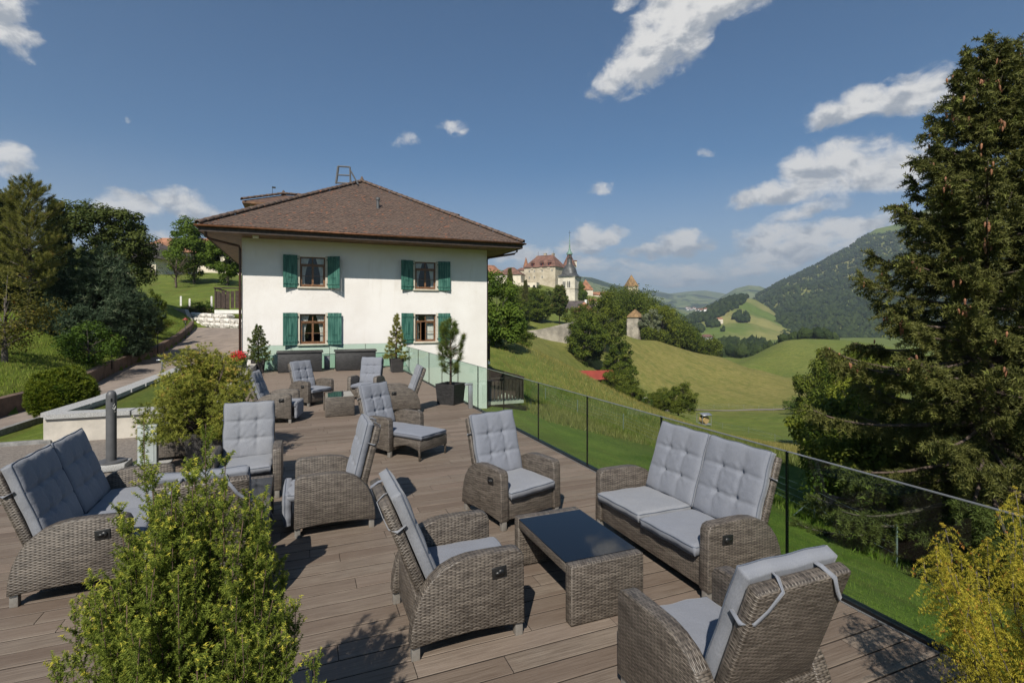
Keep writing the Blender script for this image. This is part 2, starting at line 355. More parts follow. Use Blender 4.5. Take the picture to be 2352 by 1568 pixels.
    c = mixc(nt, mapr(nt, n1, .3, .7), (.680, .645, .605, 1), (.750, .722, .690, 1))
    c = mixc(nt, mapr(nt, streak, .55, .78, 0, .42), c, (.56, .52, .45, 1))
    c = mixc(nt, mapr(nt, n3, .62, .8, 0, .16), c, (.55, .51, .44, 1))
    nt.links.new(c, b.inputs['Base Color']); b.inputs['Roughness'].default_value = .92; b.inputs['Specular IOR Level'].default_value = .15
    bumpn(nt, b, mth(nt, 'ADD', n2, mth(nt, 'MULTIPLY', n3, .5)), .55, .02)
    # roof tiles
    m, nt, b = new_mat('roof_tile'); g = nt.nodes.new('ShaderNodeNewGeometry'); P = g.outputs['Position']
    n0 = noise(nt, P, 7.5, 2, .5); n1 = noise(nt, P, .55, 4, .6); n2 = noise(nt, P, 40, 3, .6); n3 = noise(nt, P, 5.1, 1, .5)
    c = mixc(nt, mapr(nt, n0, .3, .7), (.060, .040, .031, 1), (.125, .082, .060, 1))
    c = mixc(nt, mapr(nt, n3, .66, .72), c, (.24, .088, .042, 1))
    c = mixc(nt, mapr(nt, n1, .42, .72, 0, .6), c, (.105, .074, .058, 1))
    c = mixc(nt, mapr(nt, n2, .70, .80, 0, .55), c, (.30, .27, .21, 1))
    nt.links.new(c, b.inputs['Base Color']); b.inputs['Roughness'].default_value = .85
    bumpn(nt, b, n2, .4, .01)
    m, nt, b = new_mat('roof_slab'); g = nt.nodes.new('ShaderNodeNewGeometry'); P = g.outputs['Position']
    w = nt.nodes.new('ShaderNodeTexWave'); w.wave_type = 'BANDS'; w.bands_direction = 'Z'; nt.links.new(P, w.inputs['Vector']); w.inputs['Scale'].default_value = 3.6; w.inputs['Distortion'].default_value = .4
    n0 = noise(nt, P, 6, 3, .6)
    nt.links.new(mixc(nt, mapr(nt, n0, .3, .7), (.068, .040, .029, 1), (.125, .072, .05, 1)), b.inputs['Base Color']); b.inputs['Roughness'].default_value = .85
    bumpn(nt, b, w.outputs['Fac'], .8, .03)
    simple('old_tile_red', (.20, .085, .052), .85, .3, .5, coord='Object'); simple('old_tile_orange', (.27, .125, .068), .85, .3, .4)
    simple('old_tile_brown', (.150, .074, .052), .85, .28, .25); simple('slate_dark', (.070, .056, .052), .8, .25, .4)
    simple('red_metal', (.24, .040, .024), .55, .1, .5); simple('lichen_tile', (.22, .135, .060), .85, .3, .6)
    simple('copper_dark', (.062, .062, .060), .5, .25, .6); simple('copper_green', (.13, .22, .18), .6, .25, .8)
    m, nt, b = new_mat('castle_stone'); tc = nt.nodes.new('ShaderNodeTexCoord'); P = tc.outputs['Object']
    n1 = noise(nt, P, .22, 5, .65); n2 = noise(nt, P, 1.5, 4, .6)
    c = mixc(nt, mapr(nt, n1, .3, .7), (.33, .275, .195, 1), (.50, .435, .33, 1)); c = mixc(nt, mapr(nt, n2, .5, .8, 0, .4), c, (.26, .22, .165, 1))
    nt.links.new(c, b.inputs['Base Color']); b.inputs['Roughness'].default_value = .9
    simple('church_stone', (.56, .51, .41), .9, .14, .25); simple('pale_plaster', (.60, .53, .42), .9, .1, .3); simple('white_paint', (.74, .73, .69), .7, .05, 3)
    simple('window_dark', (.015, .016, .018), .25, .2, 2); simple('window_red', (.26, .035, .03), .7, .1, 2); simple('stone_trim', (.60, .56, .47), .85, .12, 1)
    # woodwork
    simple('soffit_wood', (.16, .080, .036), .55, .3, 3.0); simple('dark_wood', (.040, .026, .019), .7, .3, 8, .3); simple('balcony_wood', (.052, .033, .024), .75, .3, 10, .3)
    simple('window_wood', (.165, .080, .036), .5, .3, 12); simple('copper_gutter', (.17, .072, .034), .5, .25, 4, metal=.4)
    simple('downpipe_paint', (.065, .030, .022), .45, .15, 5)
    m, nt, b = new_mat('shutter_green'); tc = nt.nodes.new('ShaderNodeTexCoord')
    mp = nt.nodes.new('ShaderNodeMapping'); mp.inputs['Scale'].default_value = (18, 18, 1.6); nt.links.new(tc.outputs['Object'], mp.inputs[0])
    n = noise(nt, mp.outputs[0], 1.0, 4, .65)
    nt.links.new(mixc(nt, mapr(nt, n, .35, .66), (.012, .070, .054, 1), (.065, .175, .135, 1)), b.inputs['Base Color']); b.inputs['Roughness'].default_value = .5; b.inputs['Specular IOR Level'].default_value = .35
    simple('sill_stone', (.50, .46, .37), .85, .1, 5, .2); simple('curtain', (.72, .69, .63), .9, .06, 4); simple('room_dark', (.045, .036, .030), .9, .2, 2)
    # glass
    def glass(name, tint, gl=.9, ior=1.45):
        m, nt, b = new_mat(name); nt.nodes.remove(b); o = nt.nodes['Material Output']
        t = nt.nodes.new('ShaderNodeBsdfTransparent'); t.inputs[0].default_value = (*tint, 1)
        gs = nt.nodes.new('ShaderNodeBsdfGlossy'); gs.inputs[0].default_value = (gl, gl, gl, 1); gs.inputs['Roughness'].default_value = 0.0
        fr = nt.nodes.new('ShaderNodeFresnel'); fr.inputs[0].default_value = ior
        gm = nt.nodes.new('ShaderNodeNewGeometry'); ff = mth(nt, 'MULTIPLY', fr.outputs[0], mth(nt, 'SUBTRACT', 1.0, gm.outputs['Backfacing']))
        mx = nt.nodes.new('ShaderNodeMixShader'); nt.links.new(ff, mx.inputs[0]); nt.links.new(t.outputs[0], mx.inputs[1]); nt.links.new(gs.outputs[0], mx.inputs[2])
        nt.links.new(mx.outputs[0], o.inputs[0]); return m
    glass('rail_glass', (.765, .875, .825), .95, 1.45); glass('window_glass', (.90, .92, .92), 1.0, 1.5); glass('lamp_glass', (.9, .9, .86), .9, 1.45)
    m, nt, b = new_mat('glass_edge'); b.inputs['Base Color'].default_value = (.004, .006, .005, 1); b.inputs['Roughness'].default_value = .25
    m, nt, b = new_mat('black_glass'); b.inputs['Base Color'].default_value = (.004, .005, .007, 1); b.inputs['Roughness'].default_value = .03; b.inputs['IOR'].default_value = 1.5
    b.inputs['Coat Weight'].default_value = 0.0
    simple('seal_black', (.006, .006, .006), .35, .1, 5); simple('alu', (.42, .43, .44), .35, .08, 5, metal=.7); simple('anodised', (.20, .21, .22), .4, .08, 5, metal=.3)
    # furniture
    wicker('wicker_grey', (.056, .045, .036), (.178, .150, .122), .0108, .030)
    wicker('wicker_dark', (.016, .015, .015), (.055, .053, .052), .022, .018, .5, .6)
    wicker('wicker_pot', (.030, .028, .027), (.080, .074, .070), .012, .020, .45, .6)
    m, nt, b = new_mat('cushion'); tc = nt.nodes.new('ShaderNodeTexCoord'); g = tc.outputs['Object']
    mp = nt.nodes.new('ShaderNodeMapping'); mp.inputs['Scale'].default_value = (260, 60, 260); nt.links.new(g, mp.inputs[0])
    n1 = noise(nt, mp.outputs[0], 1.0, 3, .7); n2 = noise(nt, g, 3.2, 4, .6); n3 = noise(nt, g, 900, 2, .5)
    oi = nt.nodes.new('ShaderNodeObjectInfo')
    c = mixc(nt, mapr(nt, n1, .3, .7), (.170, .178, .198, 1), (.230, .237, .255, 1))
    c = mixc(nt, mapr(nt, n2, .45, .75, 0, .38), c, (.245, .245, .250, 1))
    c = mixc(nt, mth(nt, 'MULTIPLY', oi.outputs['Random'], .55), c, (.142, .157, .200, 1))
    nt.links.new(c, b.inputs['Base Color']); b.inputs['Roughness'].default_value = .95; b.inputs['Specular IOR Level'].default_value = .1
    b.inputs['Sheen Weight'].default_value = .15; b.inputs['Sheen Roughness'].default_value = .5
    wr = noise(nt, g, 11, 3, .55, .8)
    bumpn(nt, b, mth(nt, 'ADD', mth(nt, 'MULTIPLY', wr, 1.0), mth(nt, 'MULTIPLY', n3, .06)), .22, .03)
    simple('piping', (.085, .10, .13), .9, .1, 40); simple('bench_cushion', (.22, .205, .195), .95, .1, 12, .2)
    simple('foot_metal', (.33, .31, .28), .4, .1, 20, metal=.5); simple('lever_plastic', (.012, .012, .012), .4, .1, 20)
    # paving and stone
    simple('asphalt', (.225, .182, .150), .9, .14, 1.2, .35, 160, coord='Object'); simple('gravel', (.205, .175, .148), .95, .22, 30, .8, 120, coord='Object')
    m, nt, b = new_mat('granite'); tc = nt.nodes.new('ShaderNodeTexCoord'); n = noise(nt, tc.outputs['Object'], 90, 3, .7); n2 = noise(nt, tc.outputs['Object'], 3, 4, .6)
    c = mixc(nt, mapr(nt, n, .35, .65), (.20, .20, .195, 1), (.46, .455, .44, 1)); c = mixc(nt, mapr(nt, n2, .4, .8, 0, .3), c, (.24, .23, .21, 1))
    nt.links.new(c, b.inputs['Base Color']); b.inputs['Roughness'].default_value = .75; bumpn(nt, b, n, .2, .01)
    simple('concrete', (.47, .43, .37), .9, .12, 2.5, .25, 50); simple('brown_concrete', (.115, .075, .052), .9, .3, 2.2, .4, 40); simple('limestone', (.56, .53, .48), .9, .28, 3.5, .8, 9)
    simple('rampart', (.33, .295, .24), .95, .25, .35); simple('kerb_stone', (.20, .195, .185), .85, .2, 12, .3)
    simple('bollard_grey', (.085, .085, .088), .5, .1, 8); simple('pale_grey_paint', (.33, .36, .35), .5, .04, 3); simple('zinc', (.36, .38, .40), .4, .1, 4, metal=.6)
    simple('bark', (.095, .068, .052), .95, .35, 9, .8, 25); simple('bark_grey', (.105, .088, .075), .95, .3, 9, .7, 25); simple('bark_red', (.10, .062, .042), .95, .3, 9, .6, 25)
    simple('soil', (.045, .032, .024), .95, .2, 30); simple('hay', (.38, .27, .11), .95, .25, 10, .6, 40); simple('lamp_iron', (.012, .013, .012), .45, .1, 8)
    simple('lamp_red', (.26, .045, .035), .45, .15, 8); simple('geranium', (.52, .010, .014), .6, .25, 20); simple('rose', (.62, .30, .26), .6, .2, 20); simple('post_white', (.68, .66, .62), .7, .1, 6)
    simple('cone', (.235, .100, .046), .7, .25, 12)
    # foliage kinds
    foliage('juniper', (.044, .078, .014), (.235, .280, .045), (.60, .54, .08), trans=.30)
    foliage('golden', (.18, .17, .018), (.54, .46, .055), (.46, .19, .045), trans=.35)
    foliage('spruce', (.022, .036, .012), (.125, .125, .034), (.20, .22, .05), trans=.18)
    foliage('mugo', (.070, .095, .016), (.32, .32, .055), (.50, .36, .09), trans=.25)
    foliage('pine_green', (.026, .050, .012), (.125, .160, .034), (.22, .12, .045), trans=.2)
    foliage('pine_olive', (.075, .095, .018), (.30, .29, .06), (.30, .27, .07), trans=.25)
    foliage('blue_pine', (.012, .026, .013), (.072, .104, .056), (.18, .21, .12), trans=.15)
    foliage('dark_fir', (.010, .020, .010), (.042, .060, .022), trans=.15)
    foliage('larch_pine', (.050, .068, .016), (.21, .205, .048), (.20, .14, .04), trans=.25)
    foliage('oak_leaf', (.032, .058, .008), (.135, .168, .022), (.15, .14, .025), trans=.35)
    foliage('walnut_leaf', (.030, .050, .012), (.125, .145, .036), trans=.3)
    foliage('maple_leaf', (.045, .085, .012), (.145, .205, .028), trans=.4)
    foliage('ash_leaf', (.038, .064, .008), (.155, .178, .024), trans=.35)
    foliage('willow_leaf', (.10, .12, .065), (.24, .26, .15), trans=.35)
    foliage('lime_leaf', (.075, .105, .012), (.22, .24, .030), trans=.4)
    foliage('thuja', (.040, .075, .008), (.175, .200, .020), trans=.25)
    foliage('shrub_leaf', (.022, .050, .008), (.100, .160, .022), trans=.35)
    foliage('autumn_shrub', (.050, .058, .012), (.155, .135, .028), (.26, .09, .03), trans=.3)
    foliage('grass_blade', (.070, .120, .014), (.235, .290, .045), (.27, .24, .08), trans=.3)
    foliage('dry_blade', (.14, .14, .03), (.30, .26, .085), (.40, .34, .14), trans=.3)
make_mats(); M = MATS
# ---------------------------------------------------------------- terrain
CTRL = []
def c3(x, y, z, dry=0.0): CTRL.append((x, y, z, dry))
def cp(px, py, d, dry=0.0): p = at(px, py, d); CTRL.append((p[0], p[1], p[2], dry))
# under the terrace and behind the camera
for y in (-12, -6, 0, 4, 8): c3(0, y, -.35); c3(3.9, y, -.38)
for y in (12, 16, 20, 24): c3(0, y, -.45)
c3(3.9, 12, -.55); c3(3.9, 16, -.95); c3(3.9, 20, -1.5); c3(3.9, 24, -2.2); c3(8.8, 24.9, -2.35); c3(8.8, 32, -2.0); c3(3, 32, -.6)
c3(4.6, 0, -.45); c3(4.6, 4, -.5); c3(4.6, 8, -.55); c3(4.6, 12, -.7)
c3(7, 4, -1.25); c3(7, 10, -1.55); c3(7, 16, -2.0); c3(-2, -40, 0); c3(-40, -40, 3); c3(40, -40, -10)
# fence line on the lawn
for a in ((1253,919,40),(1326.6,951,35),(1431.6,990,30),(1560,1050,24),(1700,1110,19.5),(1870.5,1197,15),(2050,1300,12)): cp(*a)
c3(12, -4, -3.6); c3(14, -14, -4)
c3(-4.6, 12.5, -.06); c3(-5.2, 13.4, -.16); c3(-6.0, 13.4, -.28); c3(-7.5, 12.4, -.30); c3(-4.7, 15, -.12); c3(-5.4, 16.5, -.22)
# meadow edge (crest as seen from the terrace) and the bowl behind it
for a in ((1200,790,70,.35),(1300,838,65,.35),(1400,892,58,.35),(1500,942,52,.35),(1600,988,45,.3),(1700,1015,38,.2),(1820,1045,30,.1)): cp(*a)
for a in ((1200,830,52,.25),(1300,880,48,.25),(1400,940,43,.25),(1500,985,38,.2)): cp(*a)
for a in ((1365,884,128,.1),(1450,925,108,.1),(1558,957,97,.1),(1617,977,105,.1),(1700,965,112,.0),(1830,975,98,.0),(1850,1035,62,.0),(1760,1000,85,.0),(1300,838,125,.3)): cp(*a)
for a in ((1180,806,100,.3),(1220,835,98,.3),(1260,862,96,.3),(1310,885,94,.3),(1360,912,90,.2),(1440,950,84,.2),(1530,990,76,.2)): cp(*a)
# stubble hill
for a in ((1500,925,150,.45),(1600,925,152,.7),(1750,928,152,.75),(1860,925,150,.6),(1600,870,185,.95),(1700,880,185,.95),(1500,870,172,.9),(1480,800,205,.9),
          (1440,772,218,.75),(1500,782,226,.9),(1560,798,231,.95),(1650,817,231,.95),(1750,850,220,.9),(1850,884,190,.8),(1380,800,180,.6)): cp(*a)
for a in ((1440,790,262,.2),(1560,815,275,.2),(1650,840,280,.1),(1750,870,265,.1)): cp(*a)      # it falls away behind
for a in ((1230,792,128,.6),(1250,775,165,.6),(1300,765,175,.6),(1215,760,172,.3)): cp(*a)
for a in ((1610,832,320,.1),(1650,842,320,.1),(1690,838,350,.1),(1610,822,420,.1),(1660,822,420,.1),(1560,800,420,.1),(1720,822,440,.1),(1500,760,450,.1)): cp(*a)
# castle hill
for a in ((1340,748,215,.1),(1370,733,245,.1),(1310,706,318,.1),(1250,690,330,.2),(1240,664,400,.2),(1200,662,400,.1),(1140,660,380,.1),(1420,700,380,.1),(1400,690,420,.1),(1450,715,330,.1),(1540,770,330,.1),(1240,650,470,.1),(1100,650,480,.1),(1380,672,480,.1),(1480,700,480,.1)): cp(*a)
# meadows to the right
for a in ((1800,862,262,.15),(1720,835,300,.1),(1850,815,300,.3),(1800,788,335,.15),(1900,786,335,.1),(1980,800,300,.1),(1950,870,240,.15),(2100,850,240,.1),(2300,860,240,.1)): cp(*a)
for a in ((2100,1000,60,.1),(2300,1000,60,.1),(2250,1180,22,.0),(2100,1120,26,.0),(2700,1100,30,.0),(2000,930,110,.1)): cp(*a)
# left: road, bank, upper lawn
for a in ((60,985,12.5),(200,960,14),(330,880,19),(400,855,21.5),(450,830,24),(500,805,28),(430,812,28),(470,782,35),(520,780,34),(470,755,41),(545,752,41),(555,800,30)): cp(*a)
for a in ((0,1015,11.2),(-200,1050,10.5),(100,985,12.4)): cp(*a)
for a in ((0,921,13.3),(120,888,15.4),(210,858,18.2),(257,841,21.5),(320,815,26),(362,806,28),(410,782,33.5),(432,760,37.5)): cp(*a)
for a in ((0,870,15),(65,732,24),(150,800,21),(200,790,24),(260,770,27),(330,768,29),(400,715,40),(0,750,24),(-300,800,20),(-300,690,34),(0,660,40),(150,690,38),(300,690,42)): cp(*a)
for a in ((380,692,50),(450,664,68),(520,660,70),(420,642,85),(500,640,88),(560,660,75),(470,722,46),(545,718,45),(300,640,85),(100,620,90),(-300,600,90),(600,640,100),(420,690,50)): cp(*a)
for a in ((700,640,180),(900,640,250),(500,610,200),(200,580,220),(-400,560,220)): cp(*a)
for k in range(24):
    an = k/24*2*math.pi; c3(620*math.sin(an), 620*math.cos(an), -42 if -1.2 < (an if an < math.pi else an-2*math.pi)-YAW < 1.8 and an < 2.4 else 30, .05)
CT = np.array(CTRL)
def warp(x, y):
    r = np.hypot(x, y) + 1e-9; s = np.log1p(r/14.0)*14.0/r; return x*s, y*s
cx_, cy_ = warp(CT[:, 0], CT[:, 1]); cr_ = np.hypot(CT[:, 0], CT[:, 1])
def tps_fit(val, lam=.02):
    n = len(val); d2 = (cx_[:, None]-cx_[None])**2 + (cy_[:, None]-cy_[None])**2
    K = np.where(d2 > 0, d2*np.log(d2+1e-12), 0); K[np.arange(n), np.arange(n)] += lam
    Pm = np.c_[np.ones(n), cx_, cy_]; A = np.zeros((n+3, n+3)); A[:n, :n] = K; A[:n, n:] = Pm; A[n:, :n] = Pm.T
    return np.linalg.solve(A, np.r_[val, 0, 0, 0])
WZ = tps_fit((CT[:, 2]-HCAM)/(cr_+8.0)); WD = tps_fit(CT[:, 3], 4.0)
def tps_eval(w, x, y):
    out = np.empty(len(x)); 
    for i in range(0, len(x), 20000):
        a, b = warp(x[i:i+20000], y[i:i+20000]); d2 = (a[:, None]-cx_[None])**2 + (b[:, None]-cy_[None])**2
        out[i:i+20000] = np.where(d2 > 0, d2*np.log(d2+1e-12), 0)@w[:-3] + w[-3] + a*w[-2] + b*w[-1]
    return out
RL = [np.array((-8.6, 9.0, -.42)), at(0, 1000, 13.3)+np.array((-.15,0,-.28)), at(120, 905, 15.4), at(210, 880, 18.2), at(257, 858, 21.5), at(320, 830, 26), at(362, 819, 28.5), at(412, 792, 34), at(440, 764, 38.5), at(446, 752, 41.5)]
for k_, z_ in enumerate((-.42, -.36, -.28, -.16, -.10, .05, .14, .62, 1.18, 1.45)): RL[k_][2] = z_
RR_ = [np.array(q_) for q_ in ((-7.4, 9.0, -.40), (-6.7, 13.4, -.36), (-6.2, 16.4, -.28), (-5.0, 19.2, -.16), (-3.9, 21.8, -.10), (-2.5, 26.5, .05), (-2.5, 29.0, .14), (-2.5, 35.0, .62), (-2.4, 39.4, 1.12), (-2.4, 42.5, 1.38))]
RD = np.array(RL); RDR = np.array(RR_)
def ground_z(x, y):
    x = np.atleast_1d(np.asarray(x, float)); y = np.atleast_1d(np.asarray(y, float)); r = np.hypot(x, y)
    z = tps_eval(WZ, x, y)*(r+8.0)+HCAM
    t = np.clip((r-480)/240, 0, 1); t = t*t*(3-2*t)
    z = z*(1-t) + t*(-40.0)
    # gentle hummocks away from the buildings
    hum = .35*np.sin(x*.11+1.3)*np.cos(y*.09) + .18*np.sin(x*.31)*np.sin(y*.27+.5)
    z = z + hum*np.clip((r-30)/60, 0, 1)
    u = (x > -3.6) & (x < 4.15) & (y > -9) & (y < 24.6); z = np.where(u, np.minimum(z, -.32), z)
    h = (x > -2.6) & (x < 9) & (y > 24.5) & (y < 42); z = np.where(h, np.minimum(z, -.4), z)
    y_ = np.clip(y, RD[0, 1], RD[-1, 1]); xl = np.interp(y_, RD[:, 1], RD[:, 0]); xr = np.interp(y_, RDR[:, 1], RDR[:, 0]); zr = np.interp(y_, RD[:, 1], RD[:, 2])
    on = (y > RD[0, 1]-1) & (y < RD[-1, 1]+.3); w = xl-.20-x
    z = np.where(on & (x > xl-.20) & (x < xr+.1), np.minimum(z, zr-.03), z)
    z = np.where(on & (x >= xr-.2) & (x < xr+1.6), np.maximum(z, zr-.02), z)
    t = np.clip(w/3.0, 0, 1); top = zr+.45+w*.26; z = np.where(on & (w >= 0) & (w < 3.0), top*(1-t)+np.maximum(z, zr+.3)*t, z)
    return z
def gz1(x, y): return float(ground_z([x], [y])[0])
def build_ground():
    nth, nr = 410, 265
    rr = 1.2*np.exp(np.linspace(0, 1, nr)*math.log(14000/1.2))
    nv = 310; th = YAW+np.r_[np.linspace(-R(52), R(52), nv), np.linspace(R(52), 2*math.pi-R(52), nth-nv+2)[1:-1]]
    T, RR = np.meshgrid(th, rr); x = (RR*np.sin(T)).ravel(); y = (RR*np.cos(T)).ravel()
    z = ground_z(x, y); dry = np.clip(tps_eval(WD, x, y), 0, 1)*(np.hypot(x, y) < 600)
    V = np.c_[x, y, z]; V = np.r_[V, [[0, 0, -.4]]]; dry = np.r_[dry, 0]; rr_ = np.hypot(V[:, 0], V[:, 1]); fresh = np.clip((13.5-V[:, 0])/2, 0, 1)*np.clip((62-rr_)/15, 0, 1)
    i = np.arange(nr-1)[:, None]*nth; j = np.arange(nth)[None]; j2 = (j+1) % nth
    F = np.stack([i+j, i+j2, i+nth+j2, i+nth+j], -1).reshape(-1, 4)[:, ::-1]
    me = mesh_np('ground', V, F, M['meadow'], True, {'dry': dry, 'fresh': fresh})
    o = link('ground', me); tag(o, kind='structure'); return o
build_ground()
# far ridges: crest line given as (px, py) seen at depth d1, foot at depth d0
def ridge(name, crest, d0, z0, d1, d2, mat, nse=40, seed=1, n1=260, n2=70, prof=1.0):
    g = np.random.default_rng(seed); cr = np.array(crest, float)
    px = np.linspace(cr[0, 0], cr[-1, 0], n1); py = np.interp(px, cr[:, 0], cr[:, 1])
    V = np.zeros((n2, n1, 3)); ph = g.uniform(0, 6.28, (6, 2))
    for k in range(n2):
        t = k/(n2-1)
        if t <= .75: s = t/.75; d = d0+(d1-d0)*s; f = s**prof
        else: s = (t-.75)/.25; d = d1+(d2-d1)*s; f = 1-s*s
        b = np.array([0, 0, HCAM])[None] + d*(FW[None] + RT[None]*((px-CX)/FPX)[:, None])
        zc = HCAM + (HY-py)/FPX*d1
        V[k] = b; x, y = b[:, 0], b[:, 1]
        nz = sum(math.pow(.55, q)*np.sin(x/nse/7*1.7**q*2.2+ph[q, 0]+1.3*np.sin(y/nse/9*1.6**q))*np.cos(y/nse/7*1.7**q*2.0+ph[q, 1]) for q in range(6))
        V[k, :, 2] = z0+(zc-z0)*f + nz*nse*.55*math.sin(math.pi*min(1, f))*(1 if t < .75 else .4)
    i = np.arange(n2-1)[:, None]*n1; j = np.arange(n1-1)[None]
    F = np.stack([i+j, i+j+1, i+n1+j+1, i+n1+j], -1).reshape(-1, 4)
    me = mesh_np(name, V.reshape(-1, 3), F, mat, True); o = link(name, me); tag(o, kind='structure'); return o, V
mt, MTV = ridge('mountain', [(1480,745),(1580,738),(1640,722),(1745,676),(1800,644),(1870,612),(1950,568),(1988,542),(2010,526),(2050,517),(2085,498),(2150,470),(2250,430),(2400,385),(2650,350),(3000,400),(3600,520)],
      1050, -48, 2500, 3300, M['far_meadow'], 34, 3, 300, 100, 1.15)
kn, KNV = ridge('hill', [(1440,775),(1520,765),(1560,742),(1600,722),(1640,703),(1675,687),(1705,681),(1735,688),(1765,706),(1800,735),(1860,770)], 880, -46, 1500, 1800, M['far_meadow'], 12, 5, 160, 70, 1.0)
ridge('hill', [(900,640),(1100,640),(1200,620),(1290,622),(1325,634),(1360,637),(1400,650),(1440,660),(1480,672),(1540,700),(1600,745)], 1700, -42, 3600, 4600, M['far_pasture'], 60, 8)
ridge('hill', [(1300,690),(1400,672),(1450,668),(1500,667),(1540,674),(1590,668),(1620,667),(1660,673),(1700,684),(1780,690),(1900,700)], 3600, -30, 7000, 8500, M['far_pasture'], 90, 11)
ridge('hill', [(1540,715),(1600,708),(1640,692),(1690,662),(1720,655),(1745,657),(1790,675),(1900,690)], 2600, -40, 4700, 5600, M['far_pasture'], 60, 14)
# ---------------------------------------------------------------- terrace deck
PITCH = .185
def build_deck():
    base = MB().box(-3.4, 4.06, -8, 8.3, -.45, -.034).box(-1.9, 4.06, 8.3, 24.45, -.45, -.034).build('deck', M['deck_under'])
    tag(base, kind='structure')
    w = PITCH-.011
    unit = MB(); c = .003
    unit.loft([[(x, -w/2, -.03), (x, w/2, -.03), (x, w/2, -c), (x, w/2-c, 0), (x, -w/2+c, 0), (x, -w/2, -c)] for x in (-.5, .5)])
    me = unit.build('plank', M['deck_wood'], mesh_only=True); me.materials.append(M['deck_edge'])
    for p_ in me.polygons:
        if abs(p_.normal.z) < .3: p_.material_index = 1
    g = random.Random(3); allp = []; prev = 0
    ny = int((24.42+8)/PITCH)
    for k in range(ny):
        y = -8+PITCH*(k+.5); x0 = -3.4 if y < 8.25 else -1.9; x = x0; off = (k*1.37 + g.uniform(-.5, .5)) % 3.2
        cuts = [x0]; q = x0+.45+off % 1.9
        while q < 4.0: cuts.append(q); q += g.choice((1.2, 1.5, 1.8, 2.1, 2.4))
        cuts.append(4.045)
        if cuts[-1]-cuts[-2] < .4: cuts.pop(-2)
        for a, b in zip(cuts[:-1], cuts[1:]): allp.append((a, b, y, g.uniform(-.0012, .0012)))
    seen = [p for p in allp if 1.0 < p[2]]; seen.sort(key=lambda p: p[2]); ind = seen[:300]; s_ind = set(ind)
    for (a, b, y, dz) in ind:
        o = link('plank', me, base); o.location = ((a+b)/2, y, dz); o.scale = (b-a-.005, 1, 1)
    rest = MB()
    for (a, b, y, dz) in allp:
        if (a, b, y, dz) in s_ind: continue
        rest.loft([[(x, y-w/2, -.03), (x, y+w/2, -.03), (x, y+w/2, -c+dz), (x, y+w/2-c, dz), (x, y-w/2+c, dz), (x, y-w/2, -c+dz)] for x in (a+.0025, b-.0025)])
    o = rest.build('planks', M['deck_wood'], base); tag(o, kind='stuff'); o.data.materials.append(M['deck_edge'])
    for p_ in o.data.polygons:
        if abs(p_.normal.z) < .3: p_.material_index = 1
    MB().box(4.048, 4.062, -8, 24.44, -.03, .004).build('edge_trim', M['alu'], base)
build_deck()
# ---------------------------------------------------------------- glass balustrades
def balustrade(pts_y, x, along_y, name_label):
    p0 = pts_y[0]; root = thing('glass_balustrade', (x, p0, 0) if along_y else (p0, x, 0), 0, name_label, 'balustrade')
    ch = MB(); T = .0085
    L = pts_y[-1]-p0
    if along_y: ch.box(-.035, .035, 0, L, -.12, .028)
    else: ch.box(0, L, -.035, .035, -.12, .028)
    ch.build('base_channel', M['seal_black'], root)
    for a, b in zip(pts_y[:-1], pts_y[1:]):
        a -= p0; b -= p0; m = MB()
        if along_y: m.box(-T, T, a+.009, b-.009, .0285, 1.075)
        else: m.box(a+.009, b-.009, -T, T, .0285, 1.075)
        gp = m.build('glass_panel', M['rail_glass'], root)
        e = MB()
        if along_y: e.box(-T-.001, T+.001, a+.009, b-.009, 1.0755, 1.083)
        else: e.box(a+.009, b-.009, -T-.001, T+.001, 1.0755, 1.083)
        e.build('polished_edge', M['anodised'], gp)
        s = MB()
        if along_y: s.box(-T-.002, T+.002, b-.0085, b+.0085, .029, 1.079)
        else: s.box(b-.0085, b+.0085, -T-.002, T+.002, .029, 1.079)
        s.build('joint_seal', M['glass_edge'], root)
js = [-.13+1.775*k for k in range(14)]; js = [-3.7, -1.9] + js; js[-1] = 24.47
balustrade(js, 4.1, True, 'long frameless glass balustrade along the lawn edge of the wooden terrace')
balustrade([-1.9, -.35, 1.2, 2.75, 4.08], 24.5, False, 'glass balustrade across the far end of the terrace before the white house')
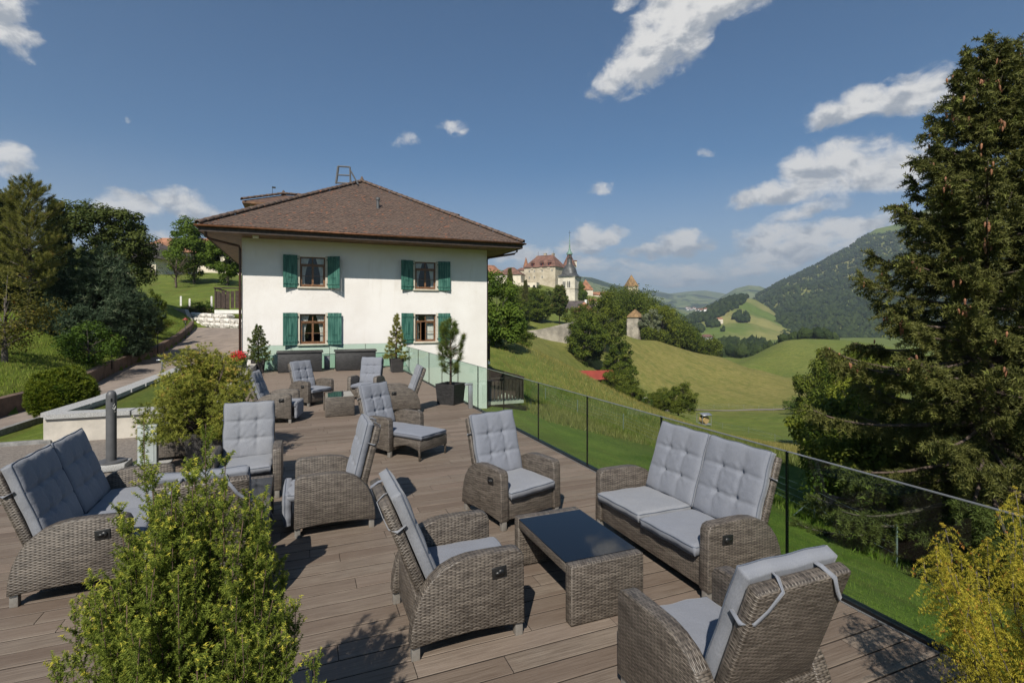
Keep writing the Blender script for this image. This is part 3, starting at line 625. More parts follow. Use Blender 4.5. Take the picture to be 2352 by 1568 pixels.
# ---------------------------------------------------------------- house
HX0, HX1, HY0, HY1 = -2.33, 8.78, 24.9, 41.0
WT, SOF = 5.76, 5.74
WINS = [(-.03, 1.04, 3.65, 4.99), (-.03, 1.04, 1.09, 2.44), (5.11, 6.14, 3.65, 4.97), (5.12, 6.14, 1.11, 2.44)]
def build_house():
    root = thing('house', (0, HY0, -2.6), 0, 'white rendered house with brown tiled hip roof and green shutters', 'house')
    def P(m, name, mat, parent=root, **k):          # shapes given in world coordinates, parented to the house
        for i, v in enumerate(m.v): m.v[i] = (v[0], v[1]-HY0, v[2]+2.6)
        return m.build(name, M[mat], parent, **k)
    # front wall with window openings
    xs = sorted({HX0, HX1, *[w[0] for w in WINS], *[w[1] for w in WINS]}); zs = sorted({-2.6, WT, *[w[2] for w in WINS], *[w[3] for w in WINS]})
    m = MB()
    for i in range(len(xs)-1):
        for j in range(len(zs)-1):
            xc, zc = (xs[i]+xs[i+1])/2, (zs[j]+zs[j+1])/2
            if any(w[0] < xc < w[1] and w[2] < zc < w[3] for w in WINS): continue
            m.add([(xs[i],HY0,zs[j]),(xs[i+1],HY0,zs[j]),(xs[i+1],HY0,zs[j+1]),(xs[i],HY0,zs[j+1])], [(0,1,2,3)])
    for (a, b, c, d) in WINS:                        # reveals
        y0, y1 = HY0, HY0+.16
        m.add([(a,y0,c),(a,y1,c),(a,y1,d),(a,y0,d)], [(0,1,2,3)]); m.add([(b,y0,c),(b,y1,c),(b,y1,d),(b,y0,d)], [(0,1,2,3)])
        m.add([(a,y0,d),(b,y0,d),(b,y1,d),(a,y1,d)], [(0,1,2,3)]); m.add([(a,y0,c),(b,y0,c),(b,y1,c),(a,y1,c)], [(0,1,2,3)])
    m.add([(HX0,HY0,-2.6),(HX0,HY1,-2.6),(HX0,HY1,WT),(HX0,HY0,WT)], [(0,1,2,3)]); m.add([(HX1,HY0,-2.6),(HX1,HY1,-2.6),(HX1,HY1,WT),(HX1,HY0,WT)], [(0,1,2,3)])
    m.add([(HX0,HY1,-2.6),(HX1,HY1,-2.6),(HX1,HY1,WT),(HX0,HY1,WT)], [(0,1,2,3)])
    P(m, 'wall', 'plaster')
    gr = random.Random(5)
    for wi, (a, b, c, d) in enumerate(WINS):
        y = HY0+.10; zt = c+(d-c)*.74; fw = .055
        m = MB().box(a, b, y, y+.06, c, c+fw).box(a, b, y, y+.06, d-.045, d).box(a, a+fw, y, y+.06, c+fw, d-.045).box(b-fw, b, y, y+.06, c+fw, d-.045)
        m.box(a+fw, b-fw, y-.03, y+.06, zt-.035, zt+.035)
        fr = P(m, 'window', 'window_wood')
        xm = (a+b)/2
        # upper light: two panes with a mullion
        m = MB().box(xm-.02, xm+.02, y+.005, y+.05, zt+.035, d-.045); P(m, 'mullion', 'window_wood', fr)
        for (p, q) in ((a+fw, xm-.02), (xm+.02, b-fw)):
            P(MB().box(p, q, y+.02, y+.028, zt+.035, d-.045), 'pane', 'window_glass', fr)
        # two casements with a glazing bar each
        for si, (p, q) in enumerate(((a+fw, xm), (xm, b-fw))):
            op = wi == 3 and si == 0
            m = MB(); s = .042; zc = c+fw+(zt-c-fw)*.46
            if op: q = p+(q-p)*.55                     # this casement stands ajar
            m.box(p, p+s, y-.012, y+.035, c+fw, zt-.035).box(q-s, q, y-.012, y+.035, c+fw, zt-.035).box(p+s, q-s, y-.012, y+.035, c+fw, c+fw+.06).box(p+s, q-s, y-.012, y+.035, zt-.075, zt-.035).box(p+s, q-s, y, y+.03, zc-.012, zc+.012)
            sh = P(m, 'sash', 'window_wood', fr)
            P(MB().box(p+s, q-s, y+.010, y+.016, c+fw+.06, zc-.012), 'pane', 'window_glass', fr); P(MB().box(p+s, q-s, y+.010, y+.016, zc+.012, zt-.075), 'pane', 'window_glass', fr)
        # curtains
        def curtain(xa, xb, za, zb, tie):
            n = 24; rings = []
            V = []; F = []
            for r in range(9):
                t = r/8; z = zb+(za-zb)*t
                if tie > 0: xr = xa+(xb-xa)*(1-.55*math.sin(math.pi*min(1, t*.62+.0)) ) ; x0 = xa
                elif tie < 0: x0 = xb-(xb-xa)*(1-.55*math.sin(math.pi*min(1, t*.62))); xr = xb
                else: x0, xr = xa, xb
                for k in range(n):
                    V.append((x0+(xr-x0)*k/(n-1), HY0+.24+.02*math.sin(k*1.9), z))
            for r in range(8):
                for k in range(n-1): F.append((r*n+k, r*n+k+1, (r+1)*n+k+1, (r+1)*n+k))
            mm = MB(); mm.add(V, F); P(mm, 'curtain', 'curtain', fr, smooth=True)
        if wi == 3: curtain(xm+.04, b-.06, c+.05, d-.05, 0); curtain(a+.05, a+.2, c+.05, d-.05, 0)
        else: curtain(a+.05, a+.40, c+.05, d-.05, 1); curtain(b-.40, b-.05, c+.05, d-.05, -1)
        # dark room behind
        m = MB(); y0, y1 = HY0+.161, HY0+3.0; x0, x1, z0, z1 = a-.8, b+.8, c-.9, d+.25
        m.add([(x0,y1,z0),(x1,y1,z0),(x1,y1,z1),(x0,y1,z1)], [(0,1,2,3)]); m.add([(x0,y0,z0),(x0,y1,z0),(x0,y1,z1),(x0,y0,z1)], [(0,1,2,3)]); m.add([(x1,y0,z0),(x1,y1,z0),(x1,y1,z1),(x1,y0,z1)], [(0,1,2,3)])
        m.add([(x0,y0,z0),(x1,y0,z0),(x1,y1,z0),(x0,y1,z0)], [(0,1,2,3)]); m.add([(x0,y0,z1),(x1,y0,z1),(x1,y1,z1),(x0,y1,z1)], [(0,1,2,3)])
        P(m, 'room', 'room_dark', fr)
        P(MB().box(a-.10, b+.12, HY0-.075, HY0+.10, c-.075, c-.002), 'window_sill', 'sill_stone', bevel=.008)
        # stone surround strip round the opening
        P(MB().box(a-.09, a-.001, HY0-.006, HY0+.05, c, d+.05).box(b+.001, b+.09, HY0-.006, HY0+.05, c, d+.05), 'window_surround', 'sill_stone')
        # shutters: planks, two battens, hinges
        for side in (-1, 1):
            W, H_ = .60, d-c+.10; hx = a-.10 if side < 0 else b+.10; hz = c-.05
            ang = {(0,-1): 14, (0,1): 33, (1,-1): 11, (1,1): 9, (2,-1): 10, (2,1): 8, (3,-1): 10, (3,1): 9}[(wi, side)]
            sh = link('shutter', None, root); sh.location = (hx, -.025, hz+2.6); sh.rotation_euler = (0, 0, R(-ang)*side)
            n = 5; pw = W/n
            for k in range(n):
                x0 = side*(k*pw+.0025); x1 = side*((k+1)*pw-.0025); t = .024+gr.uniform(-.003, .003)
                mm = MB().box(min(x0,x1), max(x0,x1), -t, 0, gr.uniform(-.006, .006), H_+gr.uniform(-.006, .006)); mm.build('plank', M['shutter_green'], sh)
            for zb in (.16, H_-.19): MB().box(min(0, side*W), max(0, side*W), -.046, -.028, zb, zb+.05).build('batten', M['shutter_green'], sh)
            MB().box(min(side*.20, side*.40), max(side*.20, side*.40), -.044, -.0285, .46, .48).build('vent_strip', M['shutter_green'], sh)
            for zb in (.18, H_-.17): MB().box(min(-side*.05, side*.02), max(-side*.05, side*.02), -.030, .020, zb-.015, zb+.015).build('hinge', M['lamp_iron'], sh)
            MB().tube([(side*W*.6, -.02, -.02), (side*W*.6, -.03, -.10)], .008).build('shutter_catch', M['lamp_iron'], sh)
    # eaves
    O = 1.42; ex0, ex1, ey0, ey1 = HX0-O, HX1+O, HY0-O, HY1+O; EZ = 5.93
    m = MB(); 
    for (x0, x1, y0, y1) in ((ex0+.06, ex1-.06, ey0+.06, HY0-.001), (ex0+.06, HX0-.001, HY0, HY1), (HX1+.001, ex1-.06, HY0, HY1), (ex0+.06, ex1-.06, HY1+.001, ey1-.06)): m.box(x0, x1, y0, y1, SOF-.03, SOF)
    P(m, 'soffit', 'soffit_wood')
    m = MB()
    for k in range(9):                                # boards of the front soffit
        y0 = ey0+.07+k*(O-.08)/9; m.box(ex0+.1, ex1-.1, y0, y0+(O-.08)/9-.012, SOF-.045, SOF-.031)
    P(m, 'soffit_boards', 'soffit_wood')
    P(MB().box(ex0+.03, ex1-.03, ey0+.03, ey0+.06, SOF-.06, EZ+.02).box(ex0+.03, ex0+.06, ey0+.061, ey1-.06, SOF-.06, EZ+.02).box(ex1-.06, ex1-.03, ey0+.061, ey1-.06, SOF-.06, EZ+.02), 'fascia', 'dark_wood')
    def gutter(p, q, out):
        prof = [(-.075*math.cos(a), -.075*math.sin(a)) for a in np.linspace(0, math.pi, 9)]
        rings = []
        for e in (p, q):
            rings.append([(e[0]+out[0]*(.045+u), e[1]+out[1]*(.045+u), e[2]+v) for u, v in prof] + [(e[0]+out[0]*(.045+u*.86), e[1]+out[1]*(.045+u*.86), e[2]+v*.86) for u, v in prof[::-1]])
        return MB().loft(rings)
    P(gutter((ex0-.1, ey0, EZ), (ex1+.1, ey0, EZ), (0,-1)), 'gutter', 'copper_gutter', smooth=True); P(gutter((ex0, ey0-.1, EZ), (ex0, ey1, EZ), (-1,0)), 'gutter', 'copper_gutter', smooth=True); P(gutter((ex1, ey0-.1, EZ), (ex1, ey1, EZ), (1,0)), 'gutter', 'copper_gutter', smooth=True)
    # roof planes
    AP = ((HX0+HX1)/2, ey0+(ex1-ex0)/2); RZ = 9.93; A = (AP[0], AP[1], RZ); B = (AP[0], ey1-(ex1-ex0)/2, RZ)
    if B[1] < A[1]+1: B = (AP[0], A[1]+1, RZ)
    c = [(ex0,ey0,EZ),(ex1,ey0,EZ),(ex1,ey1,EZ),(ex0,ey1,EZ)]
    m = MB(); m.add(c+[A, B], [(0,1,4),(1,2,5,4),(2,3,5),(3,0,4,5)]); P(m, 'roof', 'roof_slab')
    # front slope tiles
    W2 = (ex1-ex0)/2; sl = math.hypot(A[1]-ey0, RZ-EZ); ux = np.array((0, (A[1]-ey0)/sl, (RZ-EZ)/sl)); nrm = np.array((0, -ux[2], ux[1]))
    tw, tl, ex = .172, .30, .152
    prof = [(-.5*tw+.003, 0.06), (-.35*tw, .016), (0, 0), (.35*tw, .016), (.5*tw-.003, .06), (.5*tw-.003, tl), (-.5*tw+.003, tl)]
    lift0, lift1, th = .034, .012, .014
    tv = []; 
    for top in (1, 0):
        for (px_, py_) in prof:
            h = lift0+(lift1-lift0)*py_/tl + (th if top else 0); tv.append((px_, py_, h))
    n = len(prof); tf = [tuple(range(n))] + [(i, i+n, (i+1) % n+n, (i+1) % n) for i in range(5)]
    tmesh = bpy.data.meshes.new('roof_tile'); tmesh.from_pydata([(p[0], p[1]*ux[1]+p[2]*nrm[1], p[1]*ux[2]+p[2]*nrm[2]) for p in tv], [], tf); tmesh.materials.append(M['roof_tile'])
    tiles = []; gg = random.Random(9)
    for r in range(int(sl/ex)):
        s = r*ex-.03; half = W2*(1-max(0, s+.1)/sl)-.02; off = (r % 2)*tw/2; k0 = int(half/tw)+1
        for k in range(-k0, k0+1):
            x = k*tw+off
            if abs(x) > half: continue
            p = np.array((AP[0]+x, ey0, EZ+.005)) + ux*s; tiles.append((p[0]+gg.uniform(-.004, .004), p[1], p[2], gg.uniform(-.004, .006)))
    tiles.sort(key=lambda t: t[2])
    ind = tiles[:300]; rest = tiles[300:]
    for (x, y, z, e) in ind:
        o = link('roof_tile', tmesh, root); o.location = (x, y-HY0, z+2.6+e)
    tvn = np.array([(p[0], p[1]*ux[1]+p[2]*nrm[1], p[1]*ux[2]+p[2]*nrm[2]) for p in tv])
    Vs = []; Fs = []
    for q, (x, y, z, e) in enumerate(rest):
        Vs += [tuple(v) for v in tvn+np.array((x, y-HY0, z+2.6+e))]; Fs += [tuple(i+q*2*n for i in f) for f in tf]
    me = bpy.data.meshes.new('roof_tiles'); me.from_pydata(Vs, [], Fs); me.materials.append(M['roof_tile']); o = link('roof_tiles', me, root); tag(o, kind='stuff')
    # hip and ridge caps
    cap = MB(); prof = [(.11*math.cos(a), .085*math.sin(a)) for a in np.linspace(0, math.pi, 7)]
    rings = [[(0, u*s, v*s) for u, v in prof] + [(0, u*s*.8, v*s*.8-.01) for u, v in prof[::-1]] for s in (1.18, 1.0)]
    rings[1] = [(.40, p[1], p[2]) for p in rings[1]]; rings.insert(1, [(.07, p[1]/1.18*1.15, p[2]/1.18*1.15) for p in rings[0]])
    cme = cap.loft(rings).build('ridge_cap', M['roof_tile'], mesh_only=True, smooth=True)
    def caps(p, q, par=root, sz=1.0):
        p, q = np.array(p), np.array(q); L = np.linalg.norm(q-p); d = (q-p)/L; nC = max(1, int(L/(.36*sz)))
        rot = Vector(d).to_track_quat('X', 'Z').to_euler()
        for k in range(nC):
            o = link('ridge_cap', cme, par); pp = p+d*(k*L/nC); o.location = (pp[0], pp[1]-HY0, pp[2]+2.655); o.rotation_euler = rot; o.scale = (sz*1.05, sz*1.2, sz*1.35)
    caps(c[0], A); caps(c[1], A); caps(A, B)
    P(MB().lathe([(.16, 0), (.17, .1), (.10, .2), (.04, .34), (.0, .38)], (A[0], A[1]-.02, A[2]-.02), 8), 'finial', 'roof_tile', smooth=True)
    # lightning wire on the hips
    for q in (c[0], c[1]):
        pts = [np.array(q)+(np.array(A)-np.array(q))*t+np.array((0, 0, .17-.03*math.sin(t*math.pi*24)**2)) for t in np.linspace(0, 1, 60)]
        P(MB().tube(pts, .008, 4), 'lightning_wire', 'alu')
    # vent pipe
    vp = at(868, 513, 26.0); vx, vy = vp[0], vp[1]; vz = EZ+(vy-ey0)*(RZ-EZ)/(A[1]-ey0)
    P(MB().lathe([(.11, -.1), (.11, .03), (.075, .04), (.075, .42), (.11, .43), (.11, .55), (.0, .58)], (vx, vy, vz), 10), 'vent_pipe', 'bollard_grey', smooth=True, auto=40)
    # side dormers with small hip roofs
    for sx, xe in ((-1, ex0), (1, ex1)):
        yc, hw = 34.0, 1.75; xw = xe-sx*1.1; xp = xw-sx*1.7; ze = 8.75; zp = 9.62
        d0 = P(MB().box(min(xw, AP[0]), max(xw, AP[0]), yc-hw+.3, yc+hw-.3, 6.0, ze), 'dormer', 'pale_plaster')
        q = [(xw+sx*.35, yc-hw, ze), (xw+sx*.35, yc+hw, ze), (AP[0], yc+hw, ze), (AP[0], yc-hw, ze), (xp, yc, zp), (AP[0], yc, zp)]
        m = MB(); m.add(q, [(0,1,4), (1,2,5,4), (3,0,4,5)]); P(m, 'dormer_roof', 'roof_slab', d0)
        P(MB().box(min(xw+sx*.35, AP[0]), max(xw+sx*.35, AP[0]), yc-hw, yc+hw, ze-.12, ze-.005), 'dormer_soffit', 'soffit_wood', d0)
        caps(q[0], q[4], d0); caps(q[4], q[5], d0); P(MB().lathe([(.14, 0), (.14, .1), (.05, .26), (0, .3)], (xp, yc, zp), 8), 'finial', 'roof_tile', d0, smooth=True)
        if sx < 0:
            P(MB().tube([(xp-.6, yc-.1, zp-.1), (xp-.6, yc-.1, zp+.45)], .012).obox((xp-.52, yc-.1, zp+.38), (.10, 0, 0), (0, .006, 0), (0, 0, .05)), 'weather_vane', 'lamp_iron', d0)
    # downpipes
    for sx, x, xe in ((-1, HX0, ex0), (1, HX1, ex1)):
        pts = [(xe+sx*-.25, ey0+.25, EZ-.05), (xe-sx*.25, ey0+.25, SOF-.20), (xe-sx*.35, ey0+.35, SOF-.30), (x+sx*.10, HY0-.10 if sx < 0 else HY0+.15, SOF-.42), (x+sx*.06, HY0-.06 if sx < 0 else HY0+.15, SOF-.55), (x+sx*.06, HY0-.06 if sx < 0 else HY0+.15, -2.2)]
        P(MB().tube(pts, .05, 8), 'downpipe', 'downpipe_paint', smooth=True)
    # roof frame aerial
    a0 = at(790, 430, 27.5); g0 = [at(772, 422, 28.5), at(777, 382, 28.5), at(804, 384, 28.5), at(805, 432, 28.5), at(803, 425, 28.5), at(823, 424, 28.5)]
    m = MB().tube([g0[0], g0[1]], .07, 6).tube([g0[1], g0[2]], .045, 6).tube([g0[2], g0[3]], .05, 6).tube([at(804, 390, 28.5), g0[5]], .045, 6).tube([at(776, 402, 28.5), at(803.5, 403, 28.5)], .04, 6).tube([g0[0]+np.array((0,0,.05)), at(803, 421, 28.5)], .045, 6).tube([at(804, 412, 28.5), at(812, 430, 28.5)], .045, 6)
    P(m, 'roof_rack', 'bollard_grey')
    # balconies on both flanks
    def balcony(x0, x1, y0, y1, zf, hgt, slab, name='balcony', front=True):
        b = P(MB().box(x0, x1, y0, y1, zf-.16, zf), name, slab)
        rl = MB(); zt = zf+hgt
        for (px_, py_) in ((x0, y0), (x1, y0), (x0, y1), (x1, y1)):
            rl.box(px_-.05 if px_ == x1 else px_, px_ if px_ == x1 else px_+.05, py_ if py_ == y0 else py_-.05, py_+.05 if py_ == y0 else py_, zf, zt-.05)
        P(rl, 'post', 'balcony_wood', b); P(MB().box(x0-.03, x1+.03, y0-.06, y0+.08, zt-.05, zt).box(x0-.03, x0+.09, y0+.081, y1, zt-.05, zt).box(x1-.09, x1+.03, y0+.081, y1, zt-.05, zt), 'handrail', 'dark_wood', b)
        bw = .14; nB = max(2, int((x1-x0)/.20))
        for k in range(nB):
            x = x0+.07+(x1-x0-.14)*(k+.5)/nB; zz = gr.uniform(-.02, .02); P(MB().box(x-bw/2, x+bw/2, y0-.02, y0+.005, zf+.08, zt-.16+zz), 'slat', 'balcony_wood', b)
        nS = int((y1-y0)/.20)
        for k in range(nS):
            y = y0+.1+(y1-y0-.2)*(k+.5)/nS
            xo = x0-.02 if x1 <= HX0+.05 else x1-.005
            P(MB().box(xo, xo+.025, y-bw/2, y+bw/2, zf+.08, zt-.16), 'slat', 'balcony_wood', b)
        return b
    balcony(HX0-1.25, HX0-.005, 26.6, 31.5, 2.62, 1.02, 'white_paint')
    balcony(HX1+.005, HX1+.75, 26.5, 33.0, -.10, 1.15, 'white_paint')
    balcony(HX1+.005, HX1+2.35, 25.6, 31.0, -2.15, 1.25, 'concrete')
    P(MB().box(HX1+.3, HX1+1.9, 28.0, 29.6, -1.5, -1.42).box(HX1+1.0, HX1+1.15, 28.7, 28.85, -2.1, -1.5), 'balcony_table', 'dark_wood')
    return root
house = build_house()
# soffit corner lamp below the eaves
tag(MB().box(-1.85, -1.62, 23.95, 24.1, SOF-.15, SOF-.046).build('eaves_lamp', M['white_paint'], bevel=.01), 'small white lamp fixed under the front eaves near the downpipe', 'lamp')
# ---------------------------------------------------------------- wicker lounge furniture
def cushion_mesh(name, w, h, t, tuft, seed, nu=38, nv=42, flat_edge=.74):
    """cushion lying in x (width), y (length), outward side +z"""
    g = np.random.default_rng(seed)
    u = np.linspace(-1, 1, nu); v = np.linspace(-1, 1, nv); U, Vv = np.meshgrid(u, v)
    X = U*w/2; Y = Vv*h/2
    e = np.clip(1-np.abs(U)**12, 0, 1)**.5*np.clip(1-np.abs(Vv)**12, 0, 1)**.5
    wav = .004*np.sin(Vv*7+g.uniform(0, 6))*(np.abs(U) > .93) ; wav2 = .004*np.sin(U*7+g.uniform(0, 6))*(np.abs(Vv) > .93)
    Z = t*flat_edge + t*(1-flat_edge)*e
    if tuft:
        bx = np.array((-1, 1))*w/6; by = np.array((-1, 1))*h/6.2
        cr = np.zeros_like(Z)
        for b in bx: cr = np.maximum(cr, np.exp(-((X-b)/.013)**2)*np.clip(.25+.75*np.exp(-(np.abs(Y)/(h*.26))**2), 0, 1))
        for b in by: cr = np.maximum(cr, np.exp(-((Y-b)/.013)**2))
        Z -= .011*cr*e
        pil = np.cos(np.clip(((X+w/2) % (w/3))/(w/3)-.5, -.5, .5)*math.pi)*np.cos(np.clip(((Y+h/2) % (h/3))/(h/3)-.5, -.5, .5)*math.pi)
        Z += .009*pil*e
        for b in bx:
            for c in by:
                d2 = (X-b)**2+(Y-c)**2; Z -= .030*np.exp(-d2/.030**2)
                an = np.arctan2(Y-c, X-b); Z += .0045*np.sin(an*7+g.uniform(0, 6))*np.exp(-((np.sqrt(d2)-.07)/.05)**2)
    else:
        Z += .012*np.cos(U*math.pi/2)*np.cos(Vv*math.pi/2) + .003*np.sin(X*26+g.uniform(0, 6))*np.sin(Y*19+g.uniform(0, 6))*e
    X = X+wav; Y = Y+wav2
    sh = 1-.012*e
    top = np.stack([X, Y, Z], -1).reshape(-1, 3)
    bot = np.stack([X*.985, Y*.985, np.full_like(Z, .004)], -1).reshape(-1, 3)
    V = np.r_[top, bot]; N = nu*nv
    i = np.arange(nv-1)[:, None]*nu; j = np.arange(nu-1)[None]
    F = np.stack([i+j, i+j+1, i+nu+j+1, i+nu+j], -1).reshape(-1, 4); F2 = F[:, ::-1]+N
    b = np.r_[np.arange(nu), np.arange(1, nv)*nu+nu-1, (nv-1)*nu+np.arange(nu-2, -1, -1), np.arange(nv-2, 0, -1)*nu]
    b2 = np.roll(b, -1); S = np.stack([b, b+N, b2+N, b2], -1)
    me = mesh_np(name, V, np.r_[F, F2, S], M['cushion'], True)
    loop = top[b]
    p = MB(); ring = []
    pts = [loop[k]+np.array((0, 0, .001)) for k in range(0, len(loop), 2)]; pts.append(pts[0])
    p.tube(pts, .0048, 4)
    pm = p.build('piping', M['piping'], mesh_only=True, smooth=True, uv=False)
    return me, pm
CUSH = {}
def cushion(name, key, w, h, t, tuft, seed, parent, loc, rot):
    k = (key, seed % 3)
    if k not in CUSH: CUSH[k] = cushion_mesh(name, w, h, t, tuft, seed)
    o = link(name, CUSH[k][0], parent); o.location = loc; o.rotation_euler = rot
    link('piping', CUSH[k][1], o); return o
ARM = [(.40,.095),(.392,.58),(.372,.622),(.33,.638),(.10,.642),(-.02,.640),(-.12,.622),(-.21,.585),(-.285,.525),(-.345,.445),(-.39,.34),(-.418,.22),(-.425,.095),(-.25,.112),(0,.122),(.22,.112)]
FURN = {}
def lounge(x, y, ang, label, group='wicker recliner chairs on the terrace', seats=1, rec=17, seed=0, levers=(-1,), flap=False, ext=False, wood='wicker_grey'):
    cat = {1: 'chair', 2: 'sofa'}[seats]; name = 'chaise_longue' if ext else ('wicker_sofa' if seats == 2 else 'wicker_armchair')
    if ext: cat = 'lounger'
    root = thing(name, (x, y, 0), R(ang), label, cat, group)
    inner = .64 if seats == 1 else 1.50; aw = .105; half = inner/2+aw
    def get(key, fn):
        if key not in FURN: FURN[key] = fn()
        return FURN[key]
    for s in (-1, 1):
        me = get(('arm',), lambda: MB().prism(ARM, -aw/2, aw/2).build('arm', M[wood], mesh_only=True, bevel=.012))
        o = link('arm', me, root); o.location = (0, s*(half-aw/2), 0)
        if s in levers:
            lv = link('lever_plate', get(('lev',), lambda: MB().box(-.055, .055, -.004, .004, -.04, .04).build('lever_plate', M['lever_plastic'], mesh_only=True, bevel=.003)), root)
            lv.location = (.20, s*(half+.004), .50); lv.rotation_euler = (0, R(-4), 0)
            lh = link('lever', get(('levh',), lambda: MB().lathe([(0, -.012), (.020, -.012), (.026, 0), (.020, .010), (0, .010)], (0, 0, 0), 12).box(-.045, 0, -.011, .011, -.004, .012).build('lever', M['lever_plastic'], mesh_only=True, smooth=True)), lv)
            lh.rotation_euler = (R(90), 0, 0); lh.location = (.012, s*.006, 0)
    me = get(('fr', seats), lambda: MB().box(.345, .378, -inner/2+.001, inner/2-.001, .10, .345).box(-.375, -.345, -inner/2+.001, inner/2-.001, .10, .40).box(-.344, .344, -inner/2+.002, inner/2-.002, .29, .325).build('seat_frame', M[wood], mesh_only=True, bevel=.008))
    link('seat_frame', me, root)
    for fx in (.365, -.385):
        for s in (-1, 1):
            o = link('foot', get(('foot',), lambda: MB().box(-.028, .028, -.028, .028, 0, .10).build('foot', M['foot_metal'], mesh_only=True, bevel=.003)), root); o.location = (fx, s*(half-aw/2), 0)
    # backs: pivot behind the seat, leaning rec degrees
    bw = inner/seats; L = .80; bt = .078
    for q in range(seats):
        yc = (-inner/2+bw*(q+.5)) if seats > 1 else 0
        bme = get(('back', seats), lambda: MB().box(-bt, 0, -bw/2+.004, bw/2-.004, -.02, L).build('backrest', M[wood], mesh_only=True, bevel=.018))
        o = link('backrest', bme, root); o.location = (-.235, yc, .31); o.rotation_euler = (0, R(-rec), 0)
        cw = bw-.025; cu = cushion('back_cushion', ('bc', seats), cw, .74, .098, True, seed+q, o, (.006, 0, .455), (R(90), 0, R(90)))
        # ties over the top corners
        for s in (-1, 1):
            pts = [(.02, s*bw*.22, L+.010), (-.02, s*bw*.23, L+.016), (-bt-.006, s*bw*.27, L-.004), (-bt-.010, s*bw*.36, L-.10), (-bt-.006, s*(bw/2-.03), L-.17), (-bt*.5, s*(bw/2+.006), L-.20), (.03, s*(bw/2-.002), L-.19)]
            me = get(('tie', seats, s), lambda: ribbon(pts).build('tie', M['cushion'], mesh_only=True, smooth=True)); link('tie', me, o)
        if ext:
            cushion('seat_cushion', ('long', 1), bw-.02, 1.25, .085, False, seed+q, root, (.385, yc, .335), (0, 0, R(90)))
        else:
            dx = .02 if not flap else .06
            cushion('seat_cushion', ('sc', seats), bw-.02, .63, .10, False, seed+q+5, root, (.10+dx, yc, .335), (0, R(-2), R(90)))
            if flap: cushion('cushion_flap', ('fl', seats), bw-.03, .34, .085, False, seed+9, root, (.425, yc, .265), (R(90), R(0), R(90)))
    if ext:
        a = np.linspace(0, 1, 9); low = [(.41+.58*t, .155+.07*math.sin(math.pi*t)) for t in a]
        prof = low + [(.99, .325), (.41, .325)]
        MB().prism(prof, -inner/2-.02, inner/2+.02).build('footrest_frame', M[wood], root, bevel=.01)
        for s in (-1, 1): MB().lathe([(.016, 0), (.022, .16), (.03, .30)], (.965, s*(inner/2-.005), 0), 8).build('leg', M[wood], root, smooth=True)
    return root
def ribbon(pts, w=.012, th=.0022):
    pts = [np.array(p, float) for p in pts]; rings = []
    for k, p in enumerate(pts):
        t = pts[min(k+1, len(pts)-1)]-pts[max(k-1, 0)]; t /= np.linalg.norm(t)
        nn = np.array((-.6, 0, .5)) if abs(t[2]) < .5 else np.array((-1, 0, .15)); b = np.cross(t, nn); b /= np.linalg.norm(b); nn = np.cross(b, t)
        rings.append([p+b*w+nn*th, p-b*w+nn*th, p-b*w-nn*th, p+b*w-nn*th])
    return MB().loft(rings)
lounge(-1.72, 6.12, 0, 'two-seat wicker sofa seen from its side beside the foreground juniper, facing the tables', 'two-seat wicker sofas', 2, 20, 1, (-1, 1))
lounge(3.40, 4.08, 180, 'two-seat wicker sofa with grey cushions along the glass balustrade', 'two-seat wicker sofas', 2, 18, 2, (-1, 1))
lounge(-.68, 4.95, 90, 'wicker armchair with its back to us half hidden behind the juniper', seed=3, rec=15)
lounge(-.65, 7.62, -90, 'wicker armchair facing us beside the square planter of the mountain pine', seed=4, rec=14)
lounge(.335, 6.23, 180, 'wicker armchair seen side-on facing away from the glass, its seat cushion hanging over the front', seed=5, rec=14, levers=(), flap=True)
lounge(1.10, 3.85, 0, 'wicker armchair in front of the black glass coffee table, leaning far back', seed=6, rec=22)
lounge(2.30, 5.66, -76, 'wicker armchair facing us at the far end of the black glass coffee table', seed=7, rec=17)
lounge(2.24, 2.33, 90, 'large wicker armchair with its tied cushion and back towards us, closest to the glass corner', seed=8, rec=20)
lounge(1.45, 9.16, -54.5, 'wicker chaise longue stretched out with a long seat cushion', None, 1, 18, 9, (), False, True)
lounge(-.49, 12.68, -12, 'wicker armchair beside the mountain pine facing the small glass table', seed=10, rec=21, flap=True)
lounge(.26, 14.82, -52, 'wicker armchair turned towards us in front of the first storage box', seed=11, rec=18)
lounge(1.76, 15.25, -118, 'wicker armchair facing us in front of the second storage box', seed=12, rec=15)
lounge(2.27, 12.76, 176, 'wicker armchair with its back to the corner planter, behind the chaise longue', seed=13, rec=20, levers=(1,))
def coffee_table(x0, x1, y0, y1, h, label):
    L, W = y1-y0, x1-x0
    root = thing('coffee_table', ((x0+x1)/2, (y0+y1)/2, 0), R(90), label, 'table', 'wicker coffee tables')
    e = .095
    for s in (-1, 1):
        a, b = (s*L/2, s*(L/2-e)) if s > 0 else (s*L/2, s*(L/2-e))
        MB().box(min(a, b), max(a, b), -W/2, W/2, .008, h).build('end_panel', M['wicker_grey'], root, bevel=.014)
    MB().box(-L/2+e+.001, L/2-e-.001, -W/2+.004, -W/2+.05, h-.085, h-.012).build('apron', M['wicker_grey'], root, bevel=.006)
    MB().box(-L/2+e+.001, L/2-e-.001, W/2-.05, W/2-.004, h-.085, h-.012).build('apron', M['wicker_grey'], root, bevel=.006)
    MB().box(-L/2+e+.002, L/2-e-.002, -W/2+.006, W/2-.006, h-.011, h-.003).build('glass_top', M['black_glass'], root)
    for sx in (-1, 1): MB().box(sx*(L/2-e-.10)-.03, sx*(L/2-e-.10)+.03, -W/2+.055, W/2-.055, h-.07, h-.0125).build('cross_rail', M['seal_black'], root)
    return root
